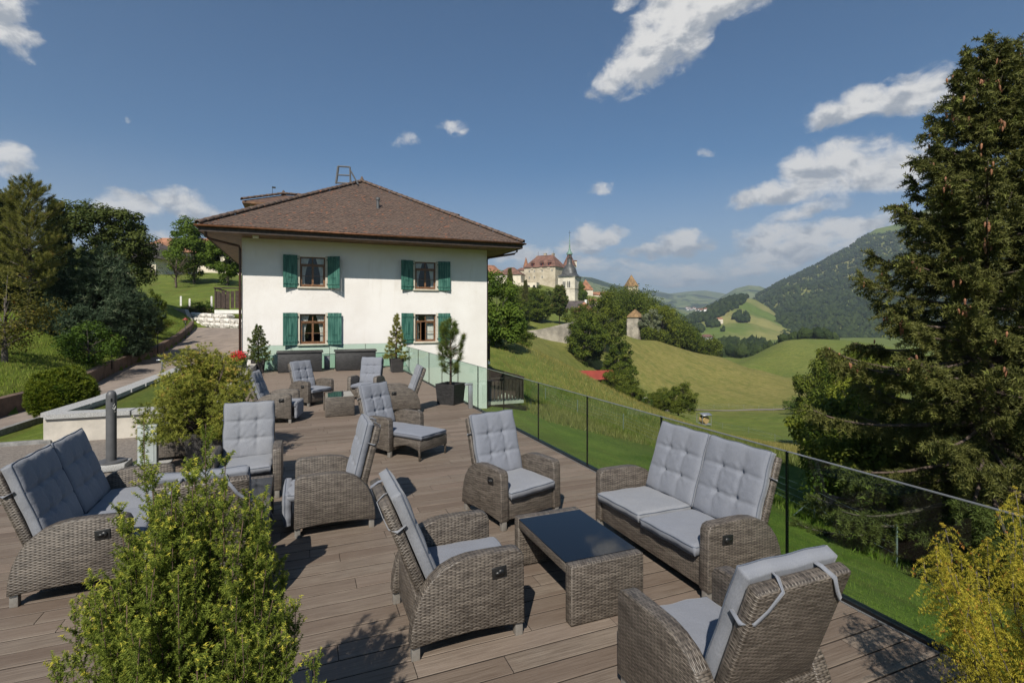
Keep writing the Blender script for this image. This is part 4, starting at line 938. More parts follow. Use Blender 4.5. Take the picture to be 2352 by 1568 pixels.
coffee_table(1.85, 2.50, 3.38, 4.48, .45, 'wicker coffee table with black glass top between armchair and sofa')
coffee_table(.52, 1.17, 12.6, 13.68, .45, 'small wicker coffee table in the far seating group, its glass reflecting a green shutter')
coffee_table(-.94, -.29, 5.68, 6.72, .45, 'wicker coffee table with dark glass half hidden behind the juniper')
# ---------------------------------------------------------------- storage boxes, planters, bench and posts
def storage(x0, x1, yf, label):
    root = thing('storage_box', ((x0+x1)/2, yf+.38, 0), 0, label, 'storage box', 'cushion storage boxes'); w = (x1-x0)/2
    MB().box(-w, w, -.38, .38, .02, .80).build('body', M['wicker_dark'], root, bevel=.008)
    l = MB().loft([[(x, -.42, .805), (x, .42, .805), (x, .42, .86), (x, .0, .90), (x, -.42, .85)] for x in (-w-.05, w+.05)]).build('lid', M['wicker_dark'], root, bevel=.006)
    for sx in (-1, 1):
        for sy in (-1, 1): MB().box(sx*(w-.06)-.03, sx*(w-.06)+.03, sy*.33-.03, sy*.33+.03, 0, .0195).build('foot', M['seal_black'], root)
storage(-.87, .84, 23.3, 'long dark woven storage box below the window beside the green spruce pot'); storage(1.40, 3.05, 23.25, 'long dark woven storage box in front of the blank wall, nearer the pale pine')
b = thing('cable_box', (1.08, 24.25, 0), 0, 'small slate-grey upright box standing between the two storage boxes', 'box')
MB().box(-.12, .12, -.09, .09, 0, .58).build('body', M['anodised'], b, bevel=.004); MB().box(-.13, .13, -.10, .10, .581, .60).build('lid', M['bollard_grey'], b)
def pot(x, y, s0, s1, h, rz, label, mat='wicker_pot', ribs=0):
    root = thing('planter', (x, y, 0), R(rz), label, 'planter', 'square planters on the terrace'); t = .03
    o = [[(a*s/2, b*s/2, z) for a, b in ((-1,-1),(1,-1),(1,1),(-1,1))] for s, z in ((s0, 0), (s1, h))]
    i = [[(a*(s/2-t), b*(s/2-t), z) for a, b in ((-1,-1),(1,-1),(1,1),(-1,1))] for s, z in ((s1, h), (s1-.02, h-.09))]
    MB().loft(o+i, cap=False).build('wall', M[mat], root)
    MB().box(-s1/2+.02, s1/2-.02, -s1/2+.02, s1/2-.02, h-.12, h-.08).build('soil', M['soil'], root)
    if ribs:
        m = MB()
        for k in range(ribs):
            f = -.5+(k+.5)/ribs
            for (ax, sg) in ((0, -1), (0, 1), (1, -1), (1, 1)):
                p0 = (f*s0, sg*(s0/2+.003), 0.01); p1 = (f*s1, sg*(s1/2+.003), h-.01)
                if ax: p0 = (p0[1], p0[0], p0[2]); p1 = (p1[1], p1[0], p1[2])
                m.tube([p0, p1], s0/ribs*.28, 4)
        m.build('ribs', M[mat], root)
    return root
pot(-1.33, 9.46, .56, .66, .52, 3, 'square woven planter holding the broad mountain pine'); pot(3.73, 21.95, .42, .52, .57, 0, 'ribbed grey planter of the pale layered pine before the white wall', 'wicker_pot', 14)
pot(3.70, 13.40, .50, .58, .54, 42, 'square dark planter of the dark columnar pine in the glass corner', 'wicker_dark'); pot(-1.62, 23.75, .40, .50, .55, 0, 'dark planter of the upright spruce by the house corner', 'wicker_pot', 12)
b = thing('bench', (-1.86, 10.15, 0), R(3), 'low woven bench with taupe cushion behind the mountain pine planter', 'bench')
MB().box(-.42, .42, -.36, .36, .05, .40).build('body', M['wicker_grey'], b, bevel=.01); MB().box(-.43, .43, -.37, .37, .405, .50).build('cushion', M['bench_cushion'], b, bevel=.03)
for sx in (-1, 1):
    for sy in (-1, 1): MB().box(sx*.36-.03, sx*.36+.03, sy*.30-.03, sy*.30+.03, 0, .0495).build('foot', M['seal_black'], b)
b = thing('ash_bollard', (-2.66, 9.58, .0), 0, 'round dark grey ash bollard with a cigarette sign beside the left sofa', 'bollard')
bd = MB().lathe([(.068, .13), (.068, 1.10), (.064, 1.135), (.050, 1.165), (.028, 1.185), (0, 1.19)], (0, 0, 0), 24).build('body', M['bollard_grey'], b, smooth=True, auto=50)
MB().lathe([(.0, .10), (.19, .10), (.19, .125), (.08, .132), (0, .132)], (0, 0, 0), 28).build('base_plate', M['bollard_grey'], b, smooth=True, auto=40)
MB().box(-.21, .22, -.2, .2, 0, .0995).build('plinth', M['granite'], b, bevel=.012)
th = -1.20
def onb(a, z, off=.0692): return (off*math.cos(th+a), off*math.sin(th+a), z)
MB().add([onb(-.22,1.02),onb(.10,1.02),onb(.10,1.075),onb(-.22,1.075)], [(0,1,2,3)]).build('slot', M['seal_black'], b)
MB().tube([onb(.15,.935),onb(.32,.905),onb(.45,.90),onb(.78,.94)], .0035, 4).tube([onb(.30,.925),onb(.48,.918),onb(.80,.958)], .0028, 4).tube([onb(.22,.96),onb(.28,.975),onb(.36,.955),onb(.24,.945)], .0025, 4).tube([onb(.40,.965),onb(.50,.985),onb(.46,.995)], .002, 4).tube([onb(.5,.868),onb(.72,.870)], .003, 4).build('cigarette_sign', M['white_paint'], b)
b = thing('power_pedestal', (-2.08, 9.10, 0), R(-4), 'pale grey sheet-metal power pedestal beside the ash bollard', 'pedestal')
MB().box(-.12, .12, -.05, .05, 0, .68).build('body', M['pale_grey_paint'], b, bevel=.004); MB().box(-.125, .125, -.055, .058, .681, .715).build('cap', M['pale_grey_paint'], b, bevel=.006)
MB().box(-.085, .085, -.056, -.0505, .18, .52).build('door', M['pale_grey_paint'], b)
b = thing('deck_light', (3.97, 12.5, 0), 0, 'slim grey path light standing at the glass beside the columnar pine', 'lamp')
MB().box(-.05, .05, -.035, .035, .0, .585).build('post', M['alu'], b, bevel=.004); MB().box(-.15, .05, -.036, .036, .586, .635).build('head', M['alu'], b, bevel=.004); MB().box(-.14, -.06, -.03, .03, .578, .5855).build('diffuser', M['white_paint'], b)
# ---------------------------------------------------------------- left of the terrace: paving, walls, road, lamps
def strip(name, left, right, z_off, mat, kind='structure', nsub=6, thick=0.0):
    """sheet between two poly-lines laid on given heights"""
    def dens(pl):
        pl = np.array(pl, float); out = []
        for a, b in zip(pl[:-1], pl[1:]):
            for t in np.linspace(0, 1, nsub, endpoint=False): out.append(a+(b-a)*t)
        out.append(pl[-1]); return np.array(out)
    A, B = dens(left), dens(right); n = len(A); V = np.r_[A, B]; V[:, 2] += z_off
    F = np.array([(k, k+1, n+k+1, n+k) for k in range(n-1)])
    o = link(name, mesh_np(name, V, F, mat, True)); tag(o, kind=kind); return o
# gravel apron and granite slabs next to the deck
g_ = MB().add([(-6.9, 8.31, -.012), (-1.905, 8.31, -.012), (-1.905, 24.4, -.012), (-2.4, 24.4, -.012), (-2.4, 12.0, -.012), (-6.9, 12.0, -.012)], [(0,1,2,3,4,5)]).build('path', M['gravel']); tag(g_, kind='structure')
gs = MB().box(-2.45, -1.91, 8.32, 11.9, -.2, .002).build('pavement', M['granite']); tag(gs, kind='structure')
# road ribbon climbing past the house (left edge at the retaining wall)
strip('road', RL, RR_, .035, M['asphalt'])
# low brown retaining wall along the bank
def wall_along(name, pts, h, t, mat, label, cat, cope=None, below=.4, cap_t=.05):
    p0 = np.array(pts[0]); root = thing(name, tuple(p0), 0, label, cat); pts = [np.array(p)-p0 for p in pts]; m = MB(); cp_ = MB()
    rings = []; crings = []
    for k, p in enumerate(pts):
        tg = pts[min(k+1, len(pts)-1)]-pts[max(k-1, 0)]; tg[2] = 0; tg /= np.linalg.norm(tg); nn = np.array((-tg[1], tg[0], 0))
        rings.append([p-nn*t/2+np.array((0,0,-below)), p+nn*t/2+np.array((0,0,-below)), p+nn*t/2+np.array((0,0,h)), p-nn*t/2+np.array((0,0,h))])
        crings.append([p-nn*(t/2+.05)+np.array((0,0,h+.001)), p+nn*(t/2+.05)+np.array((0,0,h+.001)), p+nn*(t/2+.05)+np.array((0,0,h+cap_t)), p-nn*(t/2+.05)+np.array((0,0,h+cap_t))])
    m.loft(rings).build('wall', M[mat], root)
    if cope:
        for a, b in zip(crings[:-1], crings[1:]):      # coping stones, one per metre or so
            a, b = np.array(a), np.array(b); n = max(1, int(round(np.linalg.norm(b[0]-a[0])/1.2)))
            for k in range(n):
                q0 = a+(b-a)*(k/n+.006); q1 = a+(b-a)*((k+1)/n-.006); MB().loft([q0, q1]).build('coping_stone', M[cope], root)
    return root
wall_along('retaining_wall', [RL[k]+np.array((-.14, -.02, 0)) for k in range(10)], .52, .24, 'brown_concrete', 'long low brown retaining wall at the foot of the grassy bank', 'wall')
wall_along('garden_wall', [(-4.35, 12.15, 0), (-1.65, 12.05, 0)], .43, .26, 'concrete', 'low white concrete wall with granite coping behind the ash bollard', 'wall', 'granite', .3, .085)
wall_along('kerb', [RR_[k]+np.array((.02, 0, 0)) for k in range(0, 5)], .055, .13, 'kerb_stone', 'thin stone edging between the drive and the shaded lawn corner', 'kerb')
fe = at(430, 838, 20.0)
wall_along('garden_wall', [(-4.38, 12.42, 0), (-4.15, 14.5, 0), (fe[0], fe[1], -.02)], .40, .26, 'concrete', 'granite-topped low wall running uphill between garden lawn and road', 'wall', 'granite', .5, .085)
lw = MB().add([(-4.22, 12.3, .36), (-1.7, 12.2, .36), (-1.95, 23.0, .40), (fe[0]+.1, fe[1], .38), (-4.0, 14.5, .36)], [(0,1,2,3,4)]).build('lawn', M['meadow'], uv=False); tag(lw, kind='structure')
tag(MB().box(-1.93, -1.67, 12.2, 24.3, -.1, .40).build('garden_wall', M['concrete']), 'concrete kerb wall along the deck edge behind the mountain pine', 'wall')
kr = thing('kerb', (-7.5, 12.05, -.05), 0, 'grey stone kerb between shaded lawn and gravel', 'kerb')
for k in range(4): MB().box(k*.82, k*.82+.80, -.07, .07, -.1, .10).build('kerb_stone', M['kerb_stone'], kr, bevel=.01)
# boulder wall at the bend
br = thing('boulder_wall', tuple(at(445, 752, 42.5)), 0, 'dry wall of pale limestone blocks at the bend of the drive', 'wall'); gB = np.random.default_rng(4)
b0 = np.array(at(443, 745, 42.8)); b1 = np.array(at(560, 752, 40.5)); dirb = (b1-b0); Lb = np.linalg.norm(dirb[:2]); dirb = dirb/np.linalg.norm(dirb); o_ = np.array(br.location)
def boulder(cx, cy, cz, lx, ly, lz, seed, par, mat):
    bm = bmesh.new(); bmesh.ops.create_cube(bm, size=1); bmesh.ops.subdivide_edges(bm, edges=bm.edges, cuts=2, use_grid_fill=True)
    g = np.random.default_rng(seed)
    for v in bm.verts:
        c = v.co; r = c.length; k = 1.0/max(1e-6, (abs(c.x*2)**5+abs(c.y*2)**5+abs(c.z*2)**5)**.2); c *= k; c += Vector(g.normal(0, .035, 3))
        v.co = Vector((c.x*lx, c.y*ly, c.z*lz))
    me = bpy.data.meshes.new('stone'); bm.to_mesh(me); bm.free(); me.materials.append(M[mat])
    o = link('stone', me, par); o.location = (cx, cy, cz); o.rotation_euler = (g.normal(0, .05), g.normal(0, .05), math.atan2(dirb[1], dirb[0])+g.normal(0, .08)); return o
for row, (zz, hh) in enumerate(((.16, .40), (.52, .40), (.88, .38))):
    s = 0.0
    while s < Lb-.2:
        l = gB.uniform(.5, 1.15)
        if row == 2 and s > Lb*.62: break
        p = b0+dirb*(s+l/2)-o_; boulder(p[0], p[1]+row*.16, p[2]-.10+zz-.0, l*1.02, .7, hh*1.08, int(gB.integers(1e6)), br, 'limestone'); s += l
# lamps on the bank
def garden_lamp(px, py, d, h, label, red=False):
    p = at(px, py, d); root = thing('garden_lamp', (p[0], p[1], p[2]), 0, label, 'lamp', 'lantern posts along the drive')
    MB().tube([(0, 0, -.1), (0, 0, h-.40)], .022, 8).build('post', M['lamp_iron'], root, smooth=True)
    MB().lathe([(.035, h-.42), (.05, h-.39), (.10, h-.37)], (0,0,0), 6).build('bracket', M['lamp_iron'], root)
    g = MB().loft([[(r*math.cos(a), r*math.sin(a), z) for a in np.arange(6)*math.pi/3] for r, z in ((.085, h-.37), (.135, h-.14))], cap=False).build('glass', M['lamp_glass'], root)
    MB().lathe([(0, h-.365), (.02, h-.365), (.025, h-.28), (.018, h-.2), (0, h-.19)], (0,0,0), 8).build('bulb', M['white_paint'], root, smooth=True)
    f = MB()
    for a in np.arange(6)*math.pi/3: f.tube([(.088*math.cos(a), .088*math.sin(a), h-.37), (.138*math.cos(a), .138*math.sin(a), h-.14)], .009, 4)
    f.build('frame', M['lamp_iron'], root)
    MB().lathe([(.185, h-.14), (.175, h-.12), (.06, h-.04), (.055, h-.02), (.03, h-.015), (.025, h+.01), (0, h+.02)], (0,0,0), 12).build('roof', M['lamp_red' if red else 'lamp_iron'], root, smooth=True, auto=50)
garden_lamp(257, 842, 21.4, 1.32, 'lantern post with a faded red cap standing at the retaining wall', True); garden_lamp(362.5, 806, 28.2, 1.32, 'black lantern post at the edge of the dark pine shadow')
garden_lamp(426, 775, 34.6, 1.32, 'lantern post near the end of the retaining wall', True); garden_lamp(433.5, 728, 44.5, .95, 'small lantern post behind the wall end by the boulders', True)
# steel rail on the road edge, white marker posts, round white bollard
p = at(372, 850, 18.6); b = thing('hand_rail', (p[0], p[1], p[2]-.1), 0, 'bent grey steel tube rail standing on the granite-topped wall', 'rail')
MB().tube([(0, 0, 0), (0, 0, .40), (-.03, 0, .455), (-.10, 0, .47), (-.17, .02, .46)], .028, 8).build('tube', M['zinc'], b, smooth=True); MB().lathe([(.06, 0), (.06, .02), (0, .02)], (0,0,0), 10).build('flange', M['zinc'], b)
for k, (px, py, d, nm) in enumerate(((551, 682, 46, 'white marker post at the balcony side of the upper lawn'),)): pass
for (px, py0, d, h, nm) in ((415.6, 700, 47, .75, 'white marker post on the upper lawn above the retaining wall end'), (435.8, 706, 46, .75, 'white marker post on the upper lawn beside the green shrub'), (486, 703, 46, .85, 'white marker post on the upper lawn next to the balcony')):
    p = at(px, py0, d); o = MB().box(-.07, .07, -.07, .07, -.3, h).add([(-.07,-.07,h),(.07,-.07,h),(.07,.07,h),(-.07,.07,h),(0,0,h+.05)], [(0,1,4),(1,2,4),(2,3,4),(3,0,4)]).build('marker_post', M['post_white']); o.location = p; tag(o, nm, 'post', 'white marker posts')
p = at(194, 905, 14.6); o = MB().lathe([(.085, -.2), (.085, .28), (.075, .34), (.04, .385), (0, .40)], (0,0,0), 14).build('white_bollard', M['post_white'], smooth=True); o.location = (p[0], p[1], p[2]+.0); tag(o, 'white round-topped bollard half hidden behind the clipped golden thuja', 'bollard')
p0 = at(345, 715, 41); p1 = at(425, 716, 40.5)
wall_along('stone_wall', [at(338, 712, 44)-np.array((0,0,.3)), at(400, 712, 43)-np.array((0,0,.3)), at(428, 714, 42.8)-np.array((0,0,.3)), at(440, 742, 41.8)-np.array((0,0,.3))], .42, .3, 'rampart', 'old rubble wall between bank and upper lawn', 'wall')
# flower trough by the house corner
b = thing('flower_trough', (-2.1, 21.4, .40), 0, 'trough of red geraniums on the wall beside the house corner', 'planter')
MB().box(-.18, .18, -1.0, 1.0, 0, .18).build('trough', M['bollard_grey'], b, bevel=.01)
# ---------------------------------------------------------------- plants
def needle_tpl(n, fwd, w, seed, ln=1.0, jitter=.25, axis=1.0):   # short needles round a twig
    g = np.random.default_rng(seed); V = []; F = []
    for k in range(n):
        t = (k+.5)/n*axis*.75; a = k*2.4+g.uniform(-.3, .3); el = fwd+g.uniform(-jitter, jitter)
        d = np.array((math.sin(el), math.cos(el)*math.cos(a), math.cos(el)*math.sin(a))); q = np.cross(d, g.normal(size=3)); q /= np.linalg.norm(q)
        b = np.array((t, 0, 0)); L = ln*g.uniform(.75, 1.1); o = len(V); V += [b-q*w/2, b+q*w/2, b+d*L]; F.append((o, o+1, o+2))
    return np.array(V), np.array(F)
def leaf_tpl(fold=.25, w=.55):   # one leaf: two triangles folded along the midrib
    return np.array([(0, 0, 0), (.5, w/2, fold*.3), (1, 0, 0), (.5, -w/2, fold*.3)]), np.array([(0, 1, 2), (0, 2, 3)])
def spray_tpl(n, seed, w=.5, size=.5):   # small cluster of leaves
    g = np.random.default_rng(seed); V = []; F = []
    lv, lf = leaf_tpl(w=w)
    for k in range(n):
        P = g.normal(0, .42, (1, 3)); X = rdir(1, g); Z = rdir(1, g)*.6+np.array([[0, 0, 1.0]]); v, f, _ = scatter(lv, lf, P, X, Z, size*g.uniform(.7, 1.2)); F.append(f+len(V)*4); V.append(v)
    return np.concatenate(V), np.concatenate(F)
def foliage_mesh(name, tpl, P, X, Z, S, mat, tint=None, g=None):
    V, F, idx = scatter(tpl[0], tpl[1], P, X, Z, S)
    if tint is None: tint = (g or rng).uniform(0, 1, len(P))
    return mesh_np(name, V, F, mat, False, {'tint': np.asarray(tint)[idx]})
def merge_mesh(name, parts, mat):
    V = []; F = []; T = []; o = 0
    for (v, f, t) in parts: V.append(v); F.append(f+o); T.append(t); o += len(v)
    return mesh_np(name, np.concatenate(V), np.concatenate(F), mat, False, {'tint': np.concatenate(T)})
def limb(m, p0, p1, r0, r1, sag=0.0, n=5, seed=0, wob=.0):
    g = np.random.default_rng(seed); p0, p1 = np.array(p0, float), np.array(p1, float)
    ts = np.linspace(0, 1, n); pts = [p0+(p1-p0)*t+np.array((0, 0, sag*math.sin(math.pi*t)))+(g.normal(0, wob, 3) if 0 < t < 1 else 0) for t in ts]
    m.tube(pts, [r0+(r1-r0)*t for t in ts], 6); return pts
def broad_tree_mesh(seed, h, r, trunk_h, nclump, per, leaf, crown_mat, bark='bark_grey', shape=1.0, droop=0.0, gap=.0, base=0.0, leafw=.6):
    """deciduous tree: limbs and clumps of small leaves through the crown's volume"""
    g = np.random.default_rng(seed); m = MB(); cz = trunk_h+(h-trunk_h)*.5; rz = (h-trunk_h)*.5
    top = (g.normal(0, r*.05), g.normal(0, r*.05), trunk_h+(h-trunk_h)*.7)
    limb(m, (0, 0, -.5), top, h*.022+.05, h*.006, 0, 7, seed, h*.008)
    d = rdir(nclump, g); rad = g.uniform(.30, 1.0, nclump)**.36
    lump = 1+.22*np.sin(d[:, 0]*3.1+seed)+.16*np.cos(d[:, 1]*4.3+seed*2)+.12*np.sin(d[:, 2]*5+seed)
    C = d*rad[:, None]*lump[:, None]; sq = np.where(C[:, 2] > 0, 1.0, shape)
    C = np.c_[C[:, 0]*r*(1-base*np.clip(-C[:, 2], 0, 1)), C[:, 1]*r*(1-base*np.clip(-C[:, 2], 0, 1)), cz+C[:, 2]*rz*sq]
    for k in range(0, nclump, max(1, nclump//22)):
        z0 = g.uniform(.45, .95)*min(C[k, 2], top[2]); limb(m, (0, 0, max(trunk_h*.6, z0*.8)), C[k], h*.008, h*.0016, h*.02, 5, seed+k, h*.006)
    cr = r*1.30/nclump**(1/3)
    n = nclump*per; ci = np.repeat(np.arange(nclump), per); off = rdir(n, g)*(g.uniform(.15, 1, n)**.45)[:, None]*cr*g.uniform(.6, 1.25, nclump)[ci][:, None]
    off[:, 2] *= .72; P = C[ci]+off; P[:, 2] -= droop*np.abs(off[:, 0])
    out = off/(np.linalg.norm(off, axis=1, keepdims=True)+1e-6); Z = out*.9+np.array((0, 0, .7))+rdir(n, g)*.5; X = np.cross(Z, rdir(n, g))+np.array((0, 0, -.25))
    tint = np.clip(g.normal(.42, .16, nclump)[ci]+g.normal(0, .16, n), 0, 1)
    cm = foliage_mesh('crown', leaf_tpl(w=leafw), P, X, Z, leaf*g.uniform(.7, 1.25, n), M[crown_mat], tint, g)
    tm = m.build('trunk', M[bark], mesh_only=True, smooth=True, uv=False); return tm, cm
def conifer_mesh(seed, h, r, nbr, ntw, crown_mat, bark='bark', z0=.08, twig=.45, spr=None, curve='spruce', trunk_r=None, dens=4, power=.85, tipup=.25, stiff=0.0, whorl=0, lvar=(.72, 1.12)):
    """conifer: whorled branches carrying twigs of needles"""
    g = np.random.default_rng(seed); m = MB(); tr = trunk_r or h*.014+.02
    m.tube([(0, 0, -.6), (g.normal(0, .01*h), g.normal(0, .01*h), h*.5), (0, 0, h*.98)], [tr, tr*.6, .01], 7)
    P = []; X = []; Z = []; S = []; T = []; tips = []
    for b in range(nbr):
        t = z0+(1-z0)*((b+g.uniform(0, 1))/nbr)**.92
        if whorl: t = z0+(1-z0)*(max(.05, b//whorl*whorl+.5+g.normal(0, .35))/nbr)**.92; t = min(.995, max(z0, t))
        z = t*h; a = b*2.39996+g.normal(0, .25)
        L = r*max(.03, (1-t)**power)*g.uniform(*lvar)+.04*r
        if curve == 'pine': L = r*max(.12, math.sin(math.pi*min(1, (1-t)*.85+.12)))*g.uniform(.7, 1.1)
        el0 = (.55*t-.22 if curve == 'spruce' else .15+.5*t)+g.normal(0, .08); ca, sa = math.cos(a), math.sin(a)
        nseg = max(4, int(4+L/r*6)); prev = np.array((0, 0, z)); pts = [prev]
        for s in range(nseg):
            f = (s+1)/nseg; el = el0-(.35 if curve == 'spruce' else .1)*math.sin(f*2.4)*(1-t)*(1-stiff)+tipup*f*f
            prev = prev+np.array((ca*math.cos(el), sa*math.cos(el), math.sin(el)))*L/nseg; pts.append(prev)
        if L > .12*r: m.tube(pts, [max(.004, tr*.33*(L/r)*(1-k/len(pts))+.003) for k in range(len(pts))], 4)
        tips.append((pts[-1], pts[-2], t, L)); pts = np.array(pts)
        k = max(5, int(ntw*(L/r)**.8)); f = g.uniform(.04, 1.0, k)**.75; ii = np.clip((f*nseg).astype(int), 0, nseg-1); fr = f*nseg-ii
        bp = pts[ii]+(pts[ii+1]-pts[ii])*fr[:, None]; bd = pts[ii+1]-pts[ii]; bd /= np.linalg.norm(bd, axis=1, keepdims=True)
        side = np.cross(bd, np.array((0, 0, 1.0))); side /= np.linalg.norm(side, axis=1, keepdims=True)+1e-9; sg = g.choice((-1.0, 1.0), k)[:, None]
        hang = (g.uniform(-1.1, .15, (k, 1)) if curve == 'spruce' else g.uniform(-.1, .7, (k, 1)))
        td = side*sg*g.uniform(.3, 1.0, (k, 1))+bd*g.uniform(.35, .9, (k, 1))+np.array((0, 0, 1.0))*hang; td /= np.linalg.norm(td, axis=1, keepdims=True)
        tl = twig*(.35+.75*L/r)*(1.15-.7*f)*g.uniform(.7, 1.2, k)
        for q in range(dens):
            s = (q+.3)/dens; pp = bp+td*(tl*s)[:, None]+np.array((0, 0, -.10 if curve == 'spruce' else .02))*((tl*s*s)[:, None])
            P.append(pp); X.append(td+rdir(k, g)*.22+(np.array((0, 0, -.25)) if curve == 'spruce' else np.array((0, 0, .3)))*s); Z.append(rdir(k, g)); S.append(g.uniform(.8, 1.2, k)); T.append(np.clip(g.normal(.30+.28*s+.22*f, .15, k), 0, 1))
    P, X, Z, S, T = map(np.concatenate, (P, X, Z, S, T))
    cm = foliage_mesh('crown', (spr[0]*spr[2], spr[1]), P, X, Z, S, M[crown_mat], T, g)
    tm = m.build('trunk', M[bark], mesh_only=True, smooth=True, uv=False); return tm, cm, tips
def plant(name, meshes, loc, rz, sc, label, cat, group=None):
    root = thing(name, tuple(loc), rz, label, cat, group); root.scale = sc if hasattr(sc, '__len__') else (sc,)*3
    link('trunk', meshes[0], root); link('crown', meshes[1], root); return root
def plant_at(name, meshes, px, d, sc, label, cat, group=None, rz=0.0, dz=0.0, py=None):
    p = at(px, HY, d); z = gz1(p[0], p[1]) if py is None else at(px, py, d)[2]
    return plant(name, meshes, (p[0], p[1], z+dz), rz, sc, label, cat, group)
def brush(n, w, ln, seed, fwd=.6, axis=1.0):
    v, f = needle_tpl(n, fwd, w, seed, ln, .3, axis); return v, f
# --- sprig shapes (unit length, third entry is the size in metres)
SP_SPRUCE = (*brush(13, .17, .62, 1, .75), .17); SP_FAR = (*brush(7, .34, .8, 2, .7), .62); SP_PINE = (*brush(22, .05, 1.0, 3, .35), .085)
# --- foreground juniper
def juniper(seed, leaders, mat, nb, ns, size, bark, droop=0.0, branch=.16, needles=11, nw=.16):
    g = np.random.default_rng(seed); m = MB(); P = []; X = []; T = []
    for (a, rr, zt, z0) in leaders:
        base = np.array((math.cos(a)*rr*.25, math.sin(a)*rr*.25, 0)); tip = np.array((math.cos(a)*rr, math.sin(a)*rr, zt)); mid = (base+tip)/2+np.array((math.cos(a)*rr*.22, math.sin(a)*rr*.22, -.05*zt))+g.normal(0, .02, 3)
        ts = np.linspace(0, 1, 9); pts = np.array([(1-t)**2*base+2*t*(1-t)*mid+t*t*tip for t in ts])+np.r_[[np.zeros(3)], g.normal(0, .012, (7, 3)), [np.zeros(3)]]
        m.tube(pts, [max(.0018, .009*(1-t)**1.6+.0012) for t in ts], 5)
        L = np.linalg.norm(tip-base); k = max(6, int(nb*L)); f = 1-(1-z0)*g.uniform(0, 1, k)**.9; ii = np.clip((f*8).astype(int), 0, 7); bp = pts[ii]+(pts[ii+1]-pts[ii])*(f*8-ii)[:, None]
        bd = pts[ii+1]-pts[ii]; bd /= np.linalg.norm(bd, axis=1, keepdims=True); o = rdir(k, g); o[:, 2] *= .3
        d = bd*.75+o*.85+np.array((0, 0, .25-droop)); d /= np.linalg.norm(d, axis=1, keepdims=True); bl = branch*(1.12-.8*f)*g.uniform(.6, 1.25, k)+.02
        for q in range(ns):
            s = (q+.5)/ns; P.append(bp+d*(bl*s)[:, None]+np.array((0, 0, -droop*.12))*s*s); X.append(d+g.normal(0, .3, (k, 3))+np.array((0, 0, .15-droop*s))); T.append(np.clip(g.normal(.28+.42*s*f, .15, k)+(s > .8)*.16, 0, 1))
        nx_ = max(8, int(nb*L*.9)); f_ = g.uniform(.12, 1, nx_); i_ = np.clip((f_*8).astype(int), 0, 7); bd_ = pts[i_+1]-pts[i_]; bd_ /= np.linalg.norm(bd_, axis=1, keepdims=True)
        P.append(pts[i_]+(pts[i_+1]-pts[i_])*(f_*8-i_)[:, None]+g.normal(0, .007, (nx_, 3))); X.append(bd_*.6+g.normal(0, .6, (nx_, 3))); T.append(np.clip(g.normal(.35, .15, nx_), 0, 1))
        P.append(tip+g.normal(0, .012, (5, 3))); X.append((tip-mid)[None]/L+g.normal(0, .3, (5, 3))); T.append(np.full(5, .9))
    P = np.concatenate(P); X = np.concatenate(X); T = np.concatenate(T); v, f = needle_tpl(needles, .25, nw, seed, .85, .35, .9)
    cm = foliage_mesh('crown', (v*size, f), P, X, rdir(len(P), g), g.uniform(.75, 1.2, len(P)), M[mat], T, g)
    return m.build('trunk', M[bark], mesh_only=True, smooth=True, uv=False), cm
gj = np.random.default_rng(21); lead = []
for k in range(112):
    a = gj.uniform(0, 2*math.pi); rr = .43*math.sqrt(gj.uniform(0.02, 1)); lead.append((a, rr, 1.46-1.55*max(0, rr-.12)**1.15*1.35+gj.normal(0, .07), .22))
JX, JY = -.40, 2.42
for (lat, zt, dep) in ((-.20, 1.76, .0), (.02, 1.74, .05), (.14, 1.62, -.02), (.285, 1.46, .0), (-.10, 1.60, -.1), (-.30, 1.40, .0), (.42, .95, -.1), (.50, .85, -.05), (-.44, 1.02, -.05), (-.47, .86, -.1), (.22, 1.4, .1), (-.05, 1.52, .1)):
    w = np.array((RT[0]*lat+FW[0]*dep, RT[1]*lat+FW[1]*dep)); lead.append((math.atan2(w[1], w[0]), float(np.hypot(*w)), zt, .3))
plant('juniper_bush', juniper(5, lead, 'juniper', 66, 8, .0145, 'bark_red', needles=7, nw=.27, branch=.115), (JX, JY, .12), 0, 1, 'large prickly juniper bush with yellow-green tips in the foreground', 'shrub')
pot(JX, JY, .5, .62, .30, 10, 'low dark planter below the foreground juniper', 'wicker_dark')
lead = []
for k in range(46):
    a = gj.uniform(0, 2*math.pi); rr = .62*math.sqrt(gj.uniform(.05, 1)); lead.append((a, rr, 1.32-.95*rr**1.4+gj.normal(0, .10), .30))
plant('golden_juniper', juniper(8, lead, 'golden', 62, 8, .018, 'bark_grey', .75, .19, 6, .20), (3.42, 1.27, .10), 0, .94, 'golden yellow juniper bush at the glass corner of the terrace', 'shrub')
pot(3.42, 1.27, .5, .62, .30, 8, 'low dark planter below the golden juniper', 'wicker_dark')
